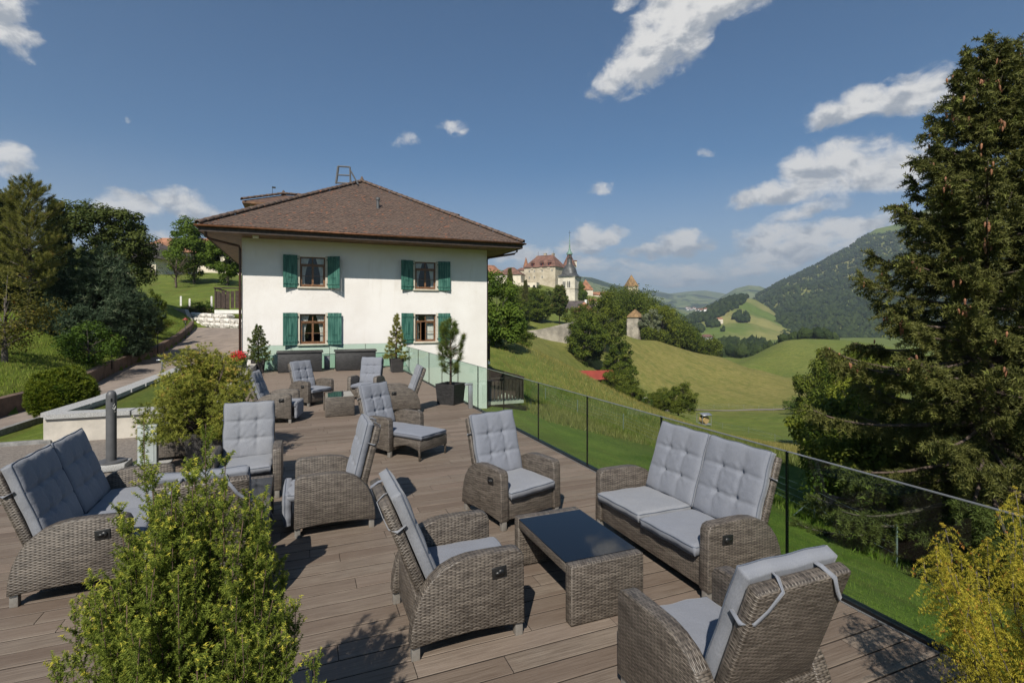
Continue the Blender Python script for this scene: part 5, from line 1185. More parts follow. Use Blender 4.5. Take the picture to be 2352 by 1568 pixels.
# --- mountain pine in the planter
def dome_pine(seed, h, rx, nt, mat, spr, bark, lift=.25, low=.30, ry=None):
    g = np.random.default_rng(seed); m = MB(); ry = ry or rx; P = []; X = []; T = []
    nl = 34; lob = rdir(nl, g); lob[:, 2] = np.abs(lob[:, 2])-.16; lob /= np.linalg.norm(lob, axis=1, keepdims=True); lq = g.uniform(.80, 1.14, nl)
    for k in range(nt):
        j = k % nl; e_ = g.normal(0, .20, 3); d = lob[j]+e_; d /= np.linalg.norm(d); q = lq[j]*(1-1.6*float(e_@e_))*g.uniform(.80, 1.0); q = max(.45, q)
        P.append((d[0]*rx*q, d[1]*ry*q, low+max(.0, (d[2]+.12))*(h-low)*q*.94)); X.append((d[0]*.55, d[1]*.55, .75+.3*d[2])); T.append(g.normal(.35+.25*max(0, d[2]), .16))
        if k % 9 == 0:
            e = np.array(P[-1])*np.array((.96, .96, .97)); j = np.array((g.normal(0, .03), g.normal(0, .03), .02)); limb(m, j, e*np.array((.45, .45, .40))+g.normal(0, .02, 3), .020, .012, 0, 3, k, .01); limb(m, e*np.array((.45, .45, .40)), e, .012, .004, .03, 4, k, .015)
    P = np.array(P); X = np.array(X); T = np.array(T)
    k = 6; PP = np.repeat(P, k, 0)+g.normal(0, spr[2]*.55, (len(P)*k, 3)); XX = np.repeat(X, k, 0)+g.normal(0, .55, (len(P)*k, 3)); TT = np.clip(np.repeat(T, k)+np.tile(np.linspace(-.15, .25, k), len(P)), 0, 1)
    return m.build('trunk', M[bark], mesh_only=True, smooth=True, uv=False), foliage_mesh('crown', (spr[0]*spr[2], spr[1]), PP, XX, rdir(len(PP), g), g.uniform(.8, 1.2, len(PP)), M[mat], TT, g)
plant('mountain_pine', dome_pine(4, 1.46, .86, 1350, 'mugo', (*brush(13, .12, .8, 7, .45, .6), .062), 'bark', low=.10), (-1.42, 9.50, .42), 0, 1, 'broad bushy mountain pine in the woven planter', 'shrub')
# --- potted conifers
t, c_, _ = conifer_mesh(31, 1.95, .62, 40, 20, 'pine_olive', z0=.05, twig=.17, spr=(*brush(18, .10, .9, 8, .5, .7), .085), dens=3, power=1.0, tipup=.5, stiff=.8)
plant('potted_pine', (t, c_), (3.73, 21.95, .46), .6, (1, 1, 1.0), 'pale green layered young pine in ribbed planter before the white wall', 'tree')
t, c_, _ = conifer_mesh(32, 1.60, .44, 26, 12, 'pine_green', z0=.14, twig=.22, spr=(*brush(24, .05, 1.0, 9, .70), .125), curve='pine', dens=2, tipup=.9)
plant('potted_pine', (t, c_), (3.70, 13.40, .45), .2, 1, 'dark columnar young pine with long needles in the glass corner', 'tree')
t, c_, _ = conifer_mesh(33, 1.50, .60, 70, 18, 'pine_green', z0=.04, twig=.15, spr=(*brush(14, .13, .8, 10, .8), .07), dens=3, power=.72, tipup=.7, stiff=1.0)
plant('potted_spruce', (t, c_), (-1.62, 23.75, .45), 0, 1, 'dense upright young spruce in dark planter by the house corner', 'tree')
# --- clipped golden thuja ball
def ball(seed, r, h, n, mat, spr):
    g = np.random.default_rng(seed); d = rdir(n, g); d[:, 2] = np.where(d[:, 2] < -.75, -d[:, 2], d[:, 2]); q = g.uniform(.86, 1.0, n)*(1+.05*np.sin(d[:, 0]*7)+.05*np.cos(d[:, 1]*9+d[:, 2]*4)); z = h*.5+d[:, 2]*h*.5*q
    P = np.c_[d[:, 0]*r*q, d[:, 1]*r*q, z]; X = d*.8+np.array((0, 0, .6))
    m = MB(); limb(m, (0, 0, -.1), (0, 0, h*.8), .05, .02)
    for k in range(14): limb(m, (0, 0, h*.15), P[k]*.85, .02, .006)
    V, F, idx = scatter(spr[0]*spr[2], spr[1], P, X, rdir(n, g), g.uniform(.8, 1.2, n)); tint = np.clip(g.normal(.45, .2, n), 0, 1)
    bm = bmesh.new(); bmesh.ops.create_icosphere(bm, subdivisions=3, radius=.84); cv = np.array([(v.co.x*r, v.co.y*r, h*.5+v.co.z*h*.5) for v in bm.verts]); cf = np.array([[v.index for v in f.verts] for f in bm.faces]); bm.free()
    cm = merge_mesh('crown', [(V, F, tint[idx]), (cv, cf, np.full(len(cv), .1))], M[mat]); return m.build('trunk', M['bark'], mesh_only=True, uv=False), cm
p = at(143, 955, 12.9); plant('clipped_thuja', ball(6, .66, 1.22, 5200, 'thuja', (*brush(8, .22, .8, 11, .9), .085)), (p[0], p[1], -.22), 0, 1, 'clipped round golden thuja between lawn corner and drive', 'shrub')
# --- big spruce on the right with cones
SPX = at(2266, HY, 12.2); SZ = gz1(SPX[0], SPX[1])
tops = at(2266, 104, 12.2)[2]
t, c_, tips = conifer_mesh(41, tops-SZ, 4.0, 225, 100, 'spruce', z0=.03, twig=.72, whorl=7, lvar=(.58, 1.15), tipup=.55, spr=(*brush(10, .15, .48, 1, .55, 1.25), .17), dens=5, power=.70, trunk_r=.26)
spr_o = plant('spruce', (t, c_), (SPX[0], SPX[1], SZ), 0, 1, 'tall dark spruce hung with brown cones beyond the glass', 'tree')
gc = np.random.default_rng(3); cone = MB().lathe([(.004, 0), (.019, -.02), (.022, -.05), (.015, -.10), (.002, -.125)], (0,0,0), 6); cvn = np.array(cone.v); cfn = [f for f in cone.f if len(f) == 4]; P = []
for (tp, tb, tt, L) in tips:
    if tt > .35 and gc.uniform() < .75:
        for q in range(gc.integers(2, 9)): P.append(tp+(tb-tp)*gc.uniform(-.05, .8)+gc.normal(0, .07, 3)-np.array((0, 0, .05)))
P = np.array(P); V, F, _ = scatter(cvn, np.array(cfn), P, np.tile(np.array((1.0, 0, 0)), (len(P), 1))+gc.normal(0, .25, (len(P), 3)), np.tile(np.array((0, 0, 1.0)), (len(P), 1)), gc.uniform(.9, 1.25, len(P)))
o = link('cones', mesh_np('cones', V, F, M['cone'], True), spr_o); tag(o, kind='stuff')
# --- broadleaf and conifer kinds shared between trees
oak = broad_tree_mesh(51, 12, 5.0, 1.0, 150, 150, .42, 'oak_leaf', shape=1.0); ash = broad_tree_mesh(52, 12, 4.6, 2.2, 110, 120, .42, 'ash_leaf'); maple = broad_tree_mesh(53, 10, 4.0, 1.4, 130, 150, .34, 'maple_leaf')
walnut = broad_tree_mesh(54, 11, 4.4, 1.0, 190, 170, .30, 'walnut_leaf', droop=.25); lime = broad_tree_mesh(55, 10, 3.5, .8, 120, 130, .36, 'lime_leaf'); willow = broad_tree_mesh(56, 9, 3.2, .4, 100, 120, .36, 'willow_leaf')
hazel = broad_tree_mesh(57, 4.2, 2.2, .1, 130, 160, .14, 'ash_leaf', 'bark', leafw=.75); shrub = broad_tree_mesh(58, 1.6, 1.1, .05, 90, 70, .085, 'shrub_leaf', leafw=.7); autumn = broad_tree_mesh(59, 2.4, 1.25, .25, 90, 60, .075, 'autumn_shrub', leafw=.6)
cone_lime = broad_tree_mesh(60, 13, 4.4, .3, 170, 130, .44, 'oak_leaf', base=-.3)
fir = conifer_mesh(61, 14, 3.0, 120, 26, 'dark_fir', twig=1.0, spr=(*brush(7, .36, .8, 2, .7), .55), dens=4)[:2]; fir2 = conifer_mesh(62, 12, 2.6, 110, 24, 'spruce', twig=.9, spr=(*brush(7, .36, .8, 12, .7), .5), dens=4)[:2]
larch = conifer_mesh(63, 9.0, 2.7, 80, 26, 'larch_pine', z0=.24, twig=.85, spr=(*brush(15, .085, .9, 13, .55), .20), curve='pine', dens=4, power=.7, bark='bark_grey', trunk_r=.16, tipup=.2)[:2]
scots = conifer_mesh(64, 14, 3.6, 80, 26, 'pine_green', z0=.25, twig=1.3, spr=(*brush(9, .25, .9, 14, .5), .65), curve='pine', dens=4)[:2]
bluep = dome_pine(65, 5.2, 2.9, 2300, 'blue_pine', (*brush(9, .15, .95, 15, .62), .25), 'bark', low=.15)
G_L = 'trees on the left bank'; G_H = 'trees below the castle'
plant_at('dark_fir', fir, -22, 30, (.52, .52, .51), 'near-black fir at the very edge of the left bank', 'tree', G_L); plant_at('dark_fir', fir, 130, 33, (.46, .46, .47), 'dark narrow fir behind the brown-tinged pine', 'tree', G_L, 1.0); plant_at('dark_fir', fir, 16, 36, (.55, .55, .50), 'dark fir rising behind the brown-tinged pine on the bank', 'tree', G_L, 2.0)
plant_at('bank_pine', larch, 64, 22.5, (.60, .60, .665), 'tall open pine with brown-tinged needles and bare grey trunk', 'tree', G_L)
plant_at('blue_pine', bluep, 222, 24.5, (.86, .86, .88), 'huge round blue-green pine reaching the ground on the bank', 'tree', G_L, 0, -.3); plant_at('walnut_tree', walnut, 245, 38, (.66, .66, .63), 'big dark walnut tree behind the blue-green pine', 'tree', G_L)
plant_at('conical_thuja', cone_lime, 357, 31, (.13, .13, .20), 'slim conical evergreen between the round pine and the upper lawn', 'tree', G_L)
plant_at('autumn_shrub', autumn, 12, 17.0, (1.15, 1.15, 1.2), 'twiggy reddish-green shrub at the frame edge on the bank', 'shrub', None, 0); plant_at('leafy_shrub', shrub, 205, 20.5, (1.05, 1.0, .95), 'leafy green shrub below the round blue-green pine', 'shrub', None, .5); plant_at('low_shrub', autumn, 360, 33, (.9, .7, .42), 'low golden shrub on the bank below the slim evergreen', 'shrub', None)
plant_at('leafy_shrub', shrub, 461, 45, (1.1, 1.0, .75), 'round green rose shrub among the flower beds above the boulders', 'shrub', None, 1.2); plant_at('low_shrub', autumn, 520, 43, (1.0, .8, .33), 'grey-green low shrub at the balcony end of the boulder bed', 'shrub', None, .4); plant_at('low_shrub', autumn, 482, 43.8, (1.1, .8, .33), 'grey-green low shrub in the middle of the boulder bed', 'shrub', None, 2.4); plant_at('low_shrub', autumn, 448, 44.4, (.8, .8, .33), 'grey-green low shrub at the wall end of the boulder bed', 'shrub', None, 3.4)
plant_at('maple_tree', maple, 446, 78, (.86, .86, .84), 'bright green maple on the upper lawn', 'tree', G_L); plant_at('maple_tree', maple, 522, 76, (.85, .85, .78), 'bright green maple partly hidden by the house eaves', 'tree', G_L, 2.0)
bare = broad_tree_mesh(70, 6.0, 3.0, 1.4, 60, 10, .2, 'ash_leaf', 'bark'); plant_at('apple_tree', bare, 404, 72, (.95, .95, .82), 'half-bare old apple tree with twisted grey branches on the upper lawn', 'tree', G_L, 1.0)
# geraniums and roses
def flowers(name, loc, n, sx, sy, h, mat, leafmat, label, par=None):
    g = np.random.default_rng(n); P = np.c_[g.uniform(-sx, sx, n), g.uniform(-sy, sy, n), h*g.uniform(.55, 1.0, n)]; v, f = spray_tpl(7, 3, .8, .5); me = foliage_mesh('blossoms', (v*.09, f), P, rdir(n, g), rdir(n, g), g.uniform(.8, 1.3, n), M[mat], None, g)
    n2 = n*3; P2 = np.c_[g.uniform(-sx, sx, n2), g.uniform(-sy, sy, n2), h*g.uniform(.1, .75, n2)]; me2 = foliage_mesh('leaves', (v*.10, f), P2, rdir(n2, g), rdir(n2, g), 1.0, M[leafmat], None, g)
    root = thing(name, loc, 0, label, 'flowers'); link('blossoms', me, root); link('leaves', me2, root)
flowers('geraniums', (-2.1, 21.4, .57), 90, .22, 1.0, .42, 'geranium', 'shrub_leaf', 'red geraniums flowering in the trough at the house corner'); p = at(463, 706, 44.6); flowers('roses', (p[0], p[1], gz1(p[0], p[1])), 60, .7, .4, .8, 'rose', 'shrub_leaf', 'pink roses above the boulder wall')
# --- right: shrubs beyond the glass
G_R = 'shrubs and trees beyond the glass'
plant_at('hazel_shrub', hazel, 1952, 17.5, (.86, .86, 1.0), 'large hazel with rounded leaves just beyond the glass', 'shrub', G_R); plant_at('hazel_shrub', hazel, 2050, 15.0, (.80, .80, .85), 'hazel shrub below the lowest spruce branches', 'shrub', G_R, 1.5)
plant_at('ash_tree', ash, 1897, 62, (.60, .60, .94), 'grey-green ash tree left of the spruce on the meadow edge', 'tree', G_R); plant_at('lime_tree', lime, 1978, 62, (.85, .85, 1.18), 'yellow-green tree glowing behind the spruce', 'tree', G_R); plant_at('oak_tree', oak, 1955, 45, (.50, .50, .66), 'dark round tree between hazel and yellow-green tree', 'tree', G_R); plant_at('lime_tree', lime, 1985, 34, (.46, .46, .56), 'small yellow-green tree under the spruce branches', 'tree', G_R, 2.0)
plant_at('low_shrub', shrub, 1838, 120, (2.6, 2.6, 2.4), 'lone round bush at the stubble field corner', 'shrub', None)
t, c_, _ = conifer_mesh(42, 9.5, 3.0, 110, 26, 'spruce', z0=.05, twig=.8, spr=(*brush(11, .20, .7, 1, .75), .24), dens=4); plant_at('spruce', (t, c_), 2480, 12.5, 1, 'second spruce at the frame edge behind the tall one', 'tree', G_R); plant_at('spruce', (t, c_), 2230, 18, (1, 1, .85), 'shaded spruce standing behind the tall cone-laden one', 'tree', G_R, 1.0)
# --- apple trees in the bowl
plant_at('apple_tree', hazel, 1558, 97, (1.35, 1.35, 1.35), 'round apple tree beside the hay feeder', 'tree', 'apple trees in the meadow', 0, 0); plant_at('apple_tree', hazel, 1518, 104, (1.0, 1.0, 1.05), 'small apple tree behind the round one', 'tree', 'apple trees in the meadow', 1.0); plant_at('apple_tree', hazel, 1425, 117, (1.75, 1.75, 1.75), 'broad apple tree beside the red-roofed shed', 'tree', 'apple trees in the meadow', 2.0); plant_at('apple_tree', hazel, 1453, 104, (1.2, 1.2, .95), 'low apple tree in front of the broad one by the shed', 'tree', 'apple trees in the meadow', 3.0); plant_at('low_shrub', shrub, 1490, 125, (2.2, 2.2, 2.1), 'bush by the goal frame at the stubble edge', 'shrub', None)
# --- castle hill trees
H = [(oak, 'chestnut_tree', 1345, 150, (1.25, 1.25, 1.12), 'large leafy chestnut before the tall thin-stemmed ashes'), (cone_lime, 'chestnut_tree', 1420, 146, (1.05, 1.05, .98), 'dark dense tree on the stubble side of the chestnut clump'), (ash, 'ash_tree', 1388, 178, (1.28, 1.28, 1.62), 'tall ash with visible stems above the chestnut'), (ash, 'ash_tree', 1335, 182, (1.0, 1.0, .92), 'lighter ash on the church side of the chestnut clump'),
     (maple, 'garden_tree', 1138, 56, (.85, .85, .88), 'bright leafy tree at the house wall'), (oak, 'garden_tree', 1172, 92, (.72, .72, .66), 'dark leafy tree beside the bright one at the house wall'), (cone_lime, 'lime_tree', 1236, 195, (1.08, 1.08, .98), 'broad cone-shaped lime tree in front of the castle'), (fir2, 'castle_fir', 1171, 215, (1.05, 1.05, 1.5), 'tall fir in front of the castle gate block'), (fir2, 'castle_fir', 1207, 225, (.95, .95, 1.2), 'smaller brownish fir between tall fir and lime tree'), (scots, 'church_pine', 1285, 195, (1.0, 1.0, .98), 'loose dark pine in front of the church tower'),
     (oak, 'courtyard_tree', 1262, 320, (.75, .75, .70), 'rounded tree below the castle wall beside the church tower'), (maple, 'courtyard_tree', 1337, 330, (1.0, 1.0, 1.4), 'leafy tree behind the church tower'), (willow, 'willow', 1488, 232, (1.35, 1.35, 1.5), 'silvery willow beside the small square tower'), (lime, 'lime_tree', 1520, 236, (1.35, 1.35, 1.85), 'yellow-green tall tree beside the silvery willow'), (oak, 'hill_tree', 1192, 175, (.85, .85, .80), 'dark tree between house and lime tree on castle hill')]
for (ms, nm, px, d, sc, lb) in H: plant_at(nm, ms, px, d, sc, lb, 'tree', G_H, px*.7, -2.2 if d < 100 else -.4)
# ---------------------------------------------------------------- woods (masses): joined low crowns
def wood(name, P, hs, kinds, label, sub=1):
    """P (n,3) ground points, hs heights, kinds 0 round / 1 conifer"""
    g = np.random.default_rng(17); bm = bmesh.new(); bmesh.ops.create_icosphere(bm, subdivisions=sub, radius=.5); rv = np.array([v.co[:] for v in bm.verts]); rf = np.array([[v.index for v in f.verts] for f in bm.faces]); bm.free()
    parts = []
    for kd in (0, 1):
        for var in range(4):
            idx = np.where((kinds == kd) & (np.arange(len(P)) % 4 == var))[0]
            if not len(idx): continue
            if kd == 0:
                v = rv*(1+.34*g.normal(size=(len(rv), 1)).clip(-1.4, 1.4)*.6); v = v*np.array((.9, .9, 1.0))+np.array((0, 0, .45)); f = rf
            else:
                V = []; F = []
                for k, (z0, r0, z1) in enumerate(((.02, .24, .5), (.28, .18, .75), (.52, .12, 1.05))):
                    o = len(V); n = 7
                    V += [((r0*g.uniform(.7, 1.2))*math.cos(2*math.pi*i/n), (r0*g.uniform(.7, 1.2))*math.sin(2*math.pi*i/n), z0+g.uniform(-.03, .03)) for i in range(n)] + [(0, 0, z1)]
                    F += [(o+i, o+(i+1) % n, o+n) for i in range(n)]
                v, f = np.array(V), np.array(F)
            a = g.uniform(0, 6.28, len(idx)); X = np.c_[np.cos(a), np.sin(a), 0*a]; Z = np.tile((0, 0, 1.0), (len(idx), 1))
            VV, FF, ii = scatter(v, f, P[idx], X, Z, hs[idx]); t = np.clip(g.normal(.42 if kd == 0 else .16, .20 if kd == 0 else .10, len(idx))+.20*np.sin(P[idx, 0]*.011+1)*np.cos(P[idx, 1]*.008)+.12*np.sin(P[idx, 0]*.031)*np.cos(P[idx, 1]*.027), 0, 1); parts.append((VV, FF, t[ii]))
    o = link(name, merge_mesh(name, parts, M['forest_crown'])); tag(o, label, 'wood', None, 'stuff'); return o
def sample(V, n, g):
    n2, n1, _ = V.shape; m = int(n2*.80); a = g.uniform(0, m-1.001, n); b = g.uniform(0, n1-1.001, n); i, j = a.astype(int), b.astype(int); fa, fb = (a-i)[:, None], (b-j)[:, None]
    return V[i, j]*(1-fa)*(1-fb)+V[i+1, j]*fa*(1-fb)+V[i, j+1]*(1-fa)*fb+V[i+1, j+1]*fa*fb
def pix(P):
    q = P-np.array((0, 0, HCAM)); d = q@FW; return CX+FPX*(q@RT)/d, HY-FPX*q[:, 2]/d, d
g = np.random.default_rng(77)
P = sample(MTV, 50000, g); px, py, d = pix(P)
nz = np.sin(P[:, 0]*.0051+1)*np.cos(P[:, 1]*.0043)+.5*np.sin(P[:, 0]*.013)*np.cos(P[:, 1]*.011+2)
keep = (px > np.interp(py, (660, 700, 745, 765, 800), (1748, 1728, 1700, 1692, 1750))+6*nz) & (px < 2420) & ~((px > 1995) & (py < np.interp(px, (1995, 2060, 2120, 2420), (535, 528, 505, 440))+6*nz))
P = P[keep]; wood('forest', P, g.uniform(8, 17, len(P)), (g.uniform(0, 1, len(P)) < .42).astype(int), 'dense mixed forest covering the mountainside')
P = sample(KNV, 9000, g); px, py, d = pix(P); nz = np.sin(P[:, 0]*.02)*np.cos(P[:, 1]*.017); keep = (py < np.interp(px, (1500, 1576, 1640, 1693, 1741), (752, 746, 730, 710, 668))+4*nz)
for (x0, x1, y0, y1) in ((1684, 1724, 720, 743), (1622, 1650, 739, 753), (1588, 1616, 753, 767), (1657, 1668, 755, 764)): keep = keep | (((px-(x0+x1)/2)/(x1-x0)*2)**2+((py-(y0+y1)/2)/(y1-y0)*2)**2 < 1)
P = P[keep]; wood('forest', P, g.uniform(7, 14, len(P)), (g.uniform(0, 1, len(P)) < .35).astype(int), 'wooded knoll at the foot of the mountain')
def patch(name, boxes, n, h0, h1, con, label, seed):
    g = np.random.default_rng(seed); Q = []
    for (x0, x1, d0, d1, w) in boxes:
        k = int(n*w); px = g.uniform(x0, x1, k); dd = g.uniform(d0, d1, k); b = np.array((0, 0, HCAM))+dd[:, None]*(FW[None]+RT[None]*((px-CX)/FPX)[:, None]); b[:, 2] = ground_z(b[:, 0], b[:, 1]); Q.append(b)
    Q = np.concatenate(Q); return wood(name, Q, g.uniform(h0, h1, len(Q)), (g.uniform(0, 1, len(Q)) < con).astype(int), label)
patch('valley_wood', [(1600, 1760, 620, 800, .3), (1690, 1900, 520, 640, .5), (1640, 1720, 480, 560, .2)], 420, 8, 16, .3, 'band of trees across the valley floor', 5)
patch('valley_wood', [(1630, 1720, 430, 470, .35), (1700, 1920, 400, 440, .65)], 70, 6, 12, .45, 'brownish copse behind the far meadow ridge', 6)
# castle hill wood built of leafier crowns
def hill_wood():
    g = np.random.default_rng(9); parts = []; lv = spray_tpl(9, 5, .7, .55); kinds = []
    spots = []
    for k in range(115):
        t = g.uniform(0, 1); px = 1395+t*230+g.normal(0, 9); d = 250+g.uniform(0, 110)-20*t
        lim = np.interp(px, (1380, 1422, 1457, 1487, 1516, 1545, 1566, 1604, 1650), (670, 663, 669, 684, 704, 712, 739, 780, 802)); p = at(px, HY, d); z = gz1(p[0], p[1]); topz = at(px, lim+g.uniform(0, 26)-9, d)[2]; h = topz-z
        if h < 3: continue
        spots.append((p[0], p[1], z, min(h, 40), g.uniform(.8, 1.2)))
    for k in range(26):
        px = g.uniform(1560, 1650); d = g.uniform(235, 285); p = at(px, HY, d); z = gz1(p[0], p[1]); spots.append((p[0], p[1], z, g.uniform(6, 10), 1))
    for k in range(20):
        px = g.uniform(1480, 1545); d = g.uniform(226, 238); p = at(px, HY, d); z = gz1(p[0], p[1]); spots.append((p[0], p[1], z, g.uniform(3, 6), 1))
    for k in range(22):
        px = g.uniform(1125, 1260); d = g.uniform(240, 330); p = at(px, HY, d); z = gz1(p[0], p[1]); spots.append((p[0], p[1], z, g.uniform(5, 9), 1))
    for (x, y, z, h, s) in spots:
        n = int(110+h*14); r = min(6.0, h*.36)*s; dd = rdir(n, g); lump = 1+.25*np.sin(dd[:, 0]*4+x)+.2*np.cos(dd[:, 2]*5+y); q = g.uniform(.55, 1, n)**.5*lump; Pp = np.c_[x+dd[:, 0]*r*q, y+dd[:, 1]*r*q, z+h*.52+dd[:, 2]*h*.5*q]; base = g.normal(.42, .2)
        V, F, ii = scatter(lv[0][:12], lv[1][:6], Pp, rdir(n, g), dd+np.array((0, 0, .5)), g.uniform(.9, 1.5, n)*1.2); parts.append((V, F, np.clip(base+g.normal(0, .16, n), 0, 1)[ii]))
    o = link('hill_wood', merge_mesh('hill_wood', parts, M['ash_leaf'])); tag(o, 'wood of mixed trees covering the castle hill slope', 'wood', None, 'stuff')
hill_wood()
# ---------------------------------------------------------------- castle, church and other buildings
bpy.context.view_layer.update(); DG = bpy.context.evaluated_depsgraph_get()
def hit(px, py):                  # distance ahead to the terrain seen at a pixel of the photograph
    dv = Vector(at(px, py, 1.0)-np.array((0, 0, HCAM))); ln = dv.length; n = dv/ln; t0 = 400.0
    ok, loc, *_ = scene.ray_cast(DG, Vector((0, 0, HCAM))+n*t0, n); return (loc.x*FW[0]+loc.y*FW[1]) if ok else None
def hip_house(name, px, py, d, rot, L, W, h, rh, ridge, label, wall='castle_stone', roof='old_tile_brown', wins=(), over=.5, deep=3.0, cat='building', dz=0.0):
    """hip-roofed block; (px, py) is the base of its middle; rot turns it; wins = (face, u, z, w, h)"""
    p = at(px, py, d); root = thing(name, (p[0], p[1], p[2]+dz), -YAW+R(rot), label, cat)
    MB().box(-L/2, L/2, -W/2, W/2, -deep, h).build('wall', M[wall], root)
    a, b = L/2+over, W/2+over; r = L/2*ridge; m = MB(); z0 = h+.01
    m.add([(-a,-b,z0),(a,-b,z0),(a,b,z0),(-a,b,z0),(-r,0,h+rh),(r,0,h+rh)], [(0,1,5,4),(1,2,5),(2,3,4,5),(3,0,4),(0,3,2,1)]); m.build('roof', M[roof], root)
    for (f, u, z, w, hh) in wins:
        c, ux = {'f': ((0, -W/2), (1, 0)), 'b': ((0, W/2), (1, 0)), 'l': ((-L/2, 0), (0, -1)), 'r': ((L/2, 0), (0, 1))}[f]; nx, ny = {'f': (0, -1), 'b': (0, 1), 'l': (-1, 0), 'r': (1, 0)}[f]
        cx, cy = c[0]+ux[0]*u, c[1]+ux[1]*u
        wn = MB().obox((cx+nx*.05, cy+ny*.05, z), (abs(ux[0])*w/2+abs(nx)*.06, abs(ux[1])*w/2+abs(ny)*.06, 0), (0, 0, hh/2), (nx*.001, ny*.001, 0)) if False else MB().box(cx-(w/2 if ux[0] else .06), cx+(w/2 if ux[0] else .06), cy-(w/2 if ux[1] else .06), cy+(w/2 if ux[1] else .06), z-hh/2, z+hh/2)
        wo = wn.build('window', M['stone_trim'], root)
        pm = MB()
        for iu in (-1, 1):
            for iz in (-1, 1):
                du, zz = iu*w*.23, z+iz*hh*.23; qx, qy = cx+ux[0]*du+nx*.055, cy+ux[1]*du+ny*.055
                pm.box(qx-(w*.17 if ux[0] else .02), qx+(w*.17 if ux[0] else .02), qy-(w*.17 if ux[1] else .02), qy+(w*.17 if ux[1] else .02), zz-hh*.18, zz+hh*.18)
        pm.build('panes', M['window_dark'], wo)
    return root
Cz = lambda x, y: (1114+.1245*x, 551.3+.1245*y)
px, py = Cz(1080, 880)
wn = [('f', u, z, 1.5, 2.2) for u in (-9.4, -4.6, 2.6) for z in (8.2, 13.6)] + [('f', 11.6, 13.6, 1.5, 2.2)] + [('l', -7, z, 1.4, 2.2) for z in (8.2, 13.4)] + [('l', 5, 12.8, 1.2, 2.0)]
castle = hip_house('castle', px+4, py, 440, -30, 29, 22, 16.6, 11.0, .50, 'castle main range with steep brown tiled roof and chimneys', wins=wn, over=.9, deep=8)
for (x, y, z) in ((-10, 5, 9), (-1.5, 3, 10.5), (6, 3, 10.0)): MB().box(x-1.1, x+1.1, y-.8, y+.8, 16.6, 16.6+z+2.2).box(x-1.3, x+1.3, y-1.0, y+1.0, 16.6+z+2.21, 16.6+z+2.6).build('chimney', M['castle_stone'], castle)
for x in (-7.0, 1.5, 8.5):
    dm = MB().box(x-1.0, x+1.0, -10.6, -7.0, 17.2, 20.2).build('dormer', M['window_red'], castle); MB().loft([[(x-1.6, y, 20.0), (x+1.6, y, 20.0), (x, y, 22.2)] for y in (-11.4, -5.5)]).build('dormer_roof', M['old_tile_brown'], dm); MB().box(x-.7, x+.7, -10.72, -10.61, 17.8, 19.4).build('pane', M['window_dark'], dm); MB().box(x-1.1, x+1.1, -11.4, -11.02, 14.8, 16.4).build('corbel', M['castle_stone'], dm)
for x in (-9, 10): MB().tube([(x*.75, 0, 27), (x*.75, 0, 31)], .12, 5).build('finial', M['copper_dark'], castle)
px, py = Cz(735, 815); wing = hip_house('castle_wing', px, py, 452, -24, 13, 10, 11.5, 3.0, .6, 'lower castle wing joining gate block and main range', wins=[('f', 1.5, 9.3, 1.3, 2.0)], over=.5, deep=8)
MB().lathe([(2.0, 10), (2.0, 15.5), (2.5, 15.6), (0.05, 24.5), (0, 24.6)], (-1, 5, 0), 10).build('stair_turret', M['old_tile_orange'], wing)
px, py = Cz(480, 860); hip_house('castle_gatehouse', px, py, 425, -16, 20, 13, 9.4, 6.4, .25, 'pale square gatehouse of the castle with low brown hip roof', 'pale_plaster', wins=[('f', -6.5, 7, 1.3, 1.5), ('f', -6.5, 3.5, 1.6, 1.6), ('r', 0, 4, 1.2, 1.6)], over=1.0, deep=6)
px, py = Cz(800, 895); ter = hip_house('castle_terrace', px, py, 415, -18, 16, 9, 4.6, .3, .9, 'arcaded terrace building at the foot of the castle', 'pale_plaster', 'stone_trim', over=.1, deep=6)
for u in (-3.0, 1.6, 6.0): MB().add([(u+1.05*math.cos(a), -4.56, 1.2+max(-1.6, 1.3*math.sin(a))) for a in np.linspace(-.6, math.pi+.6, 12)], [tuple(range(12))]).build('arch', M['window_dark'], ter)
px, py = Cz(1555, 700); tw = thing('castle_keep', tuple(at(px, py, 465)-np.array((0, 0, 12))), 0, 'round castle keep with pointed tiled roof behind the church spire', 'tower')
MB().lathe([(5.6, -4), (5.4, 20.0), (5.9, 20.4), (5.9, 22.6)], (0,0,0), 20).build('wall', M['church_stone'], tw, smooth=True, auto=40); MB().lathe([(6.3, 22.6), (.1, 36), (0, 36.1)], (0,0,0), 20).build('roof', M['old_tile_brown'], tw, smooth=True, auto=60); MB().tube([(0, 0, 35.5), (0, 0, 39)], .14, 5).build('finial', M['copper_dark'], tw)
MB().box(3.4, 6.6, -1.8, 1.2, 21.5, 27.2).build('roof_turret', M['church_stone'], tw); MB().box(3.1, 6.9, -2.1, 1.5, 27.21, 27.9).build('turret_roof', M['old_tile_red'], tw); MB().box(-.4, .5, -5.75, -5.5, 17.6, 19.2).build('window', M['window_red'], tw)
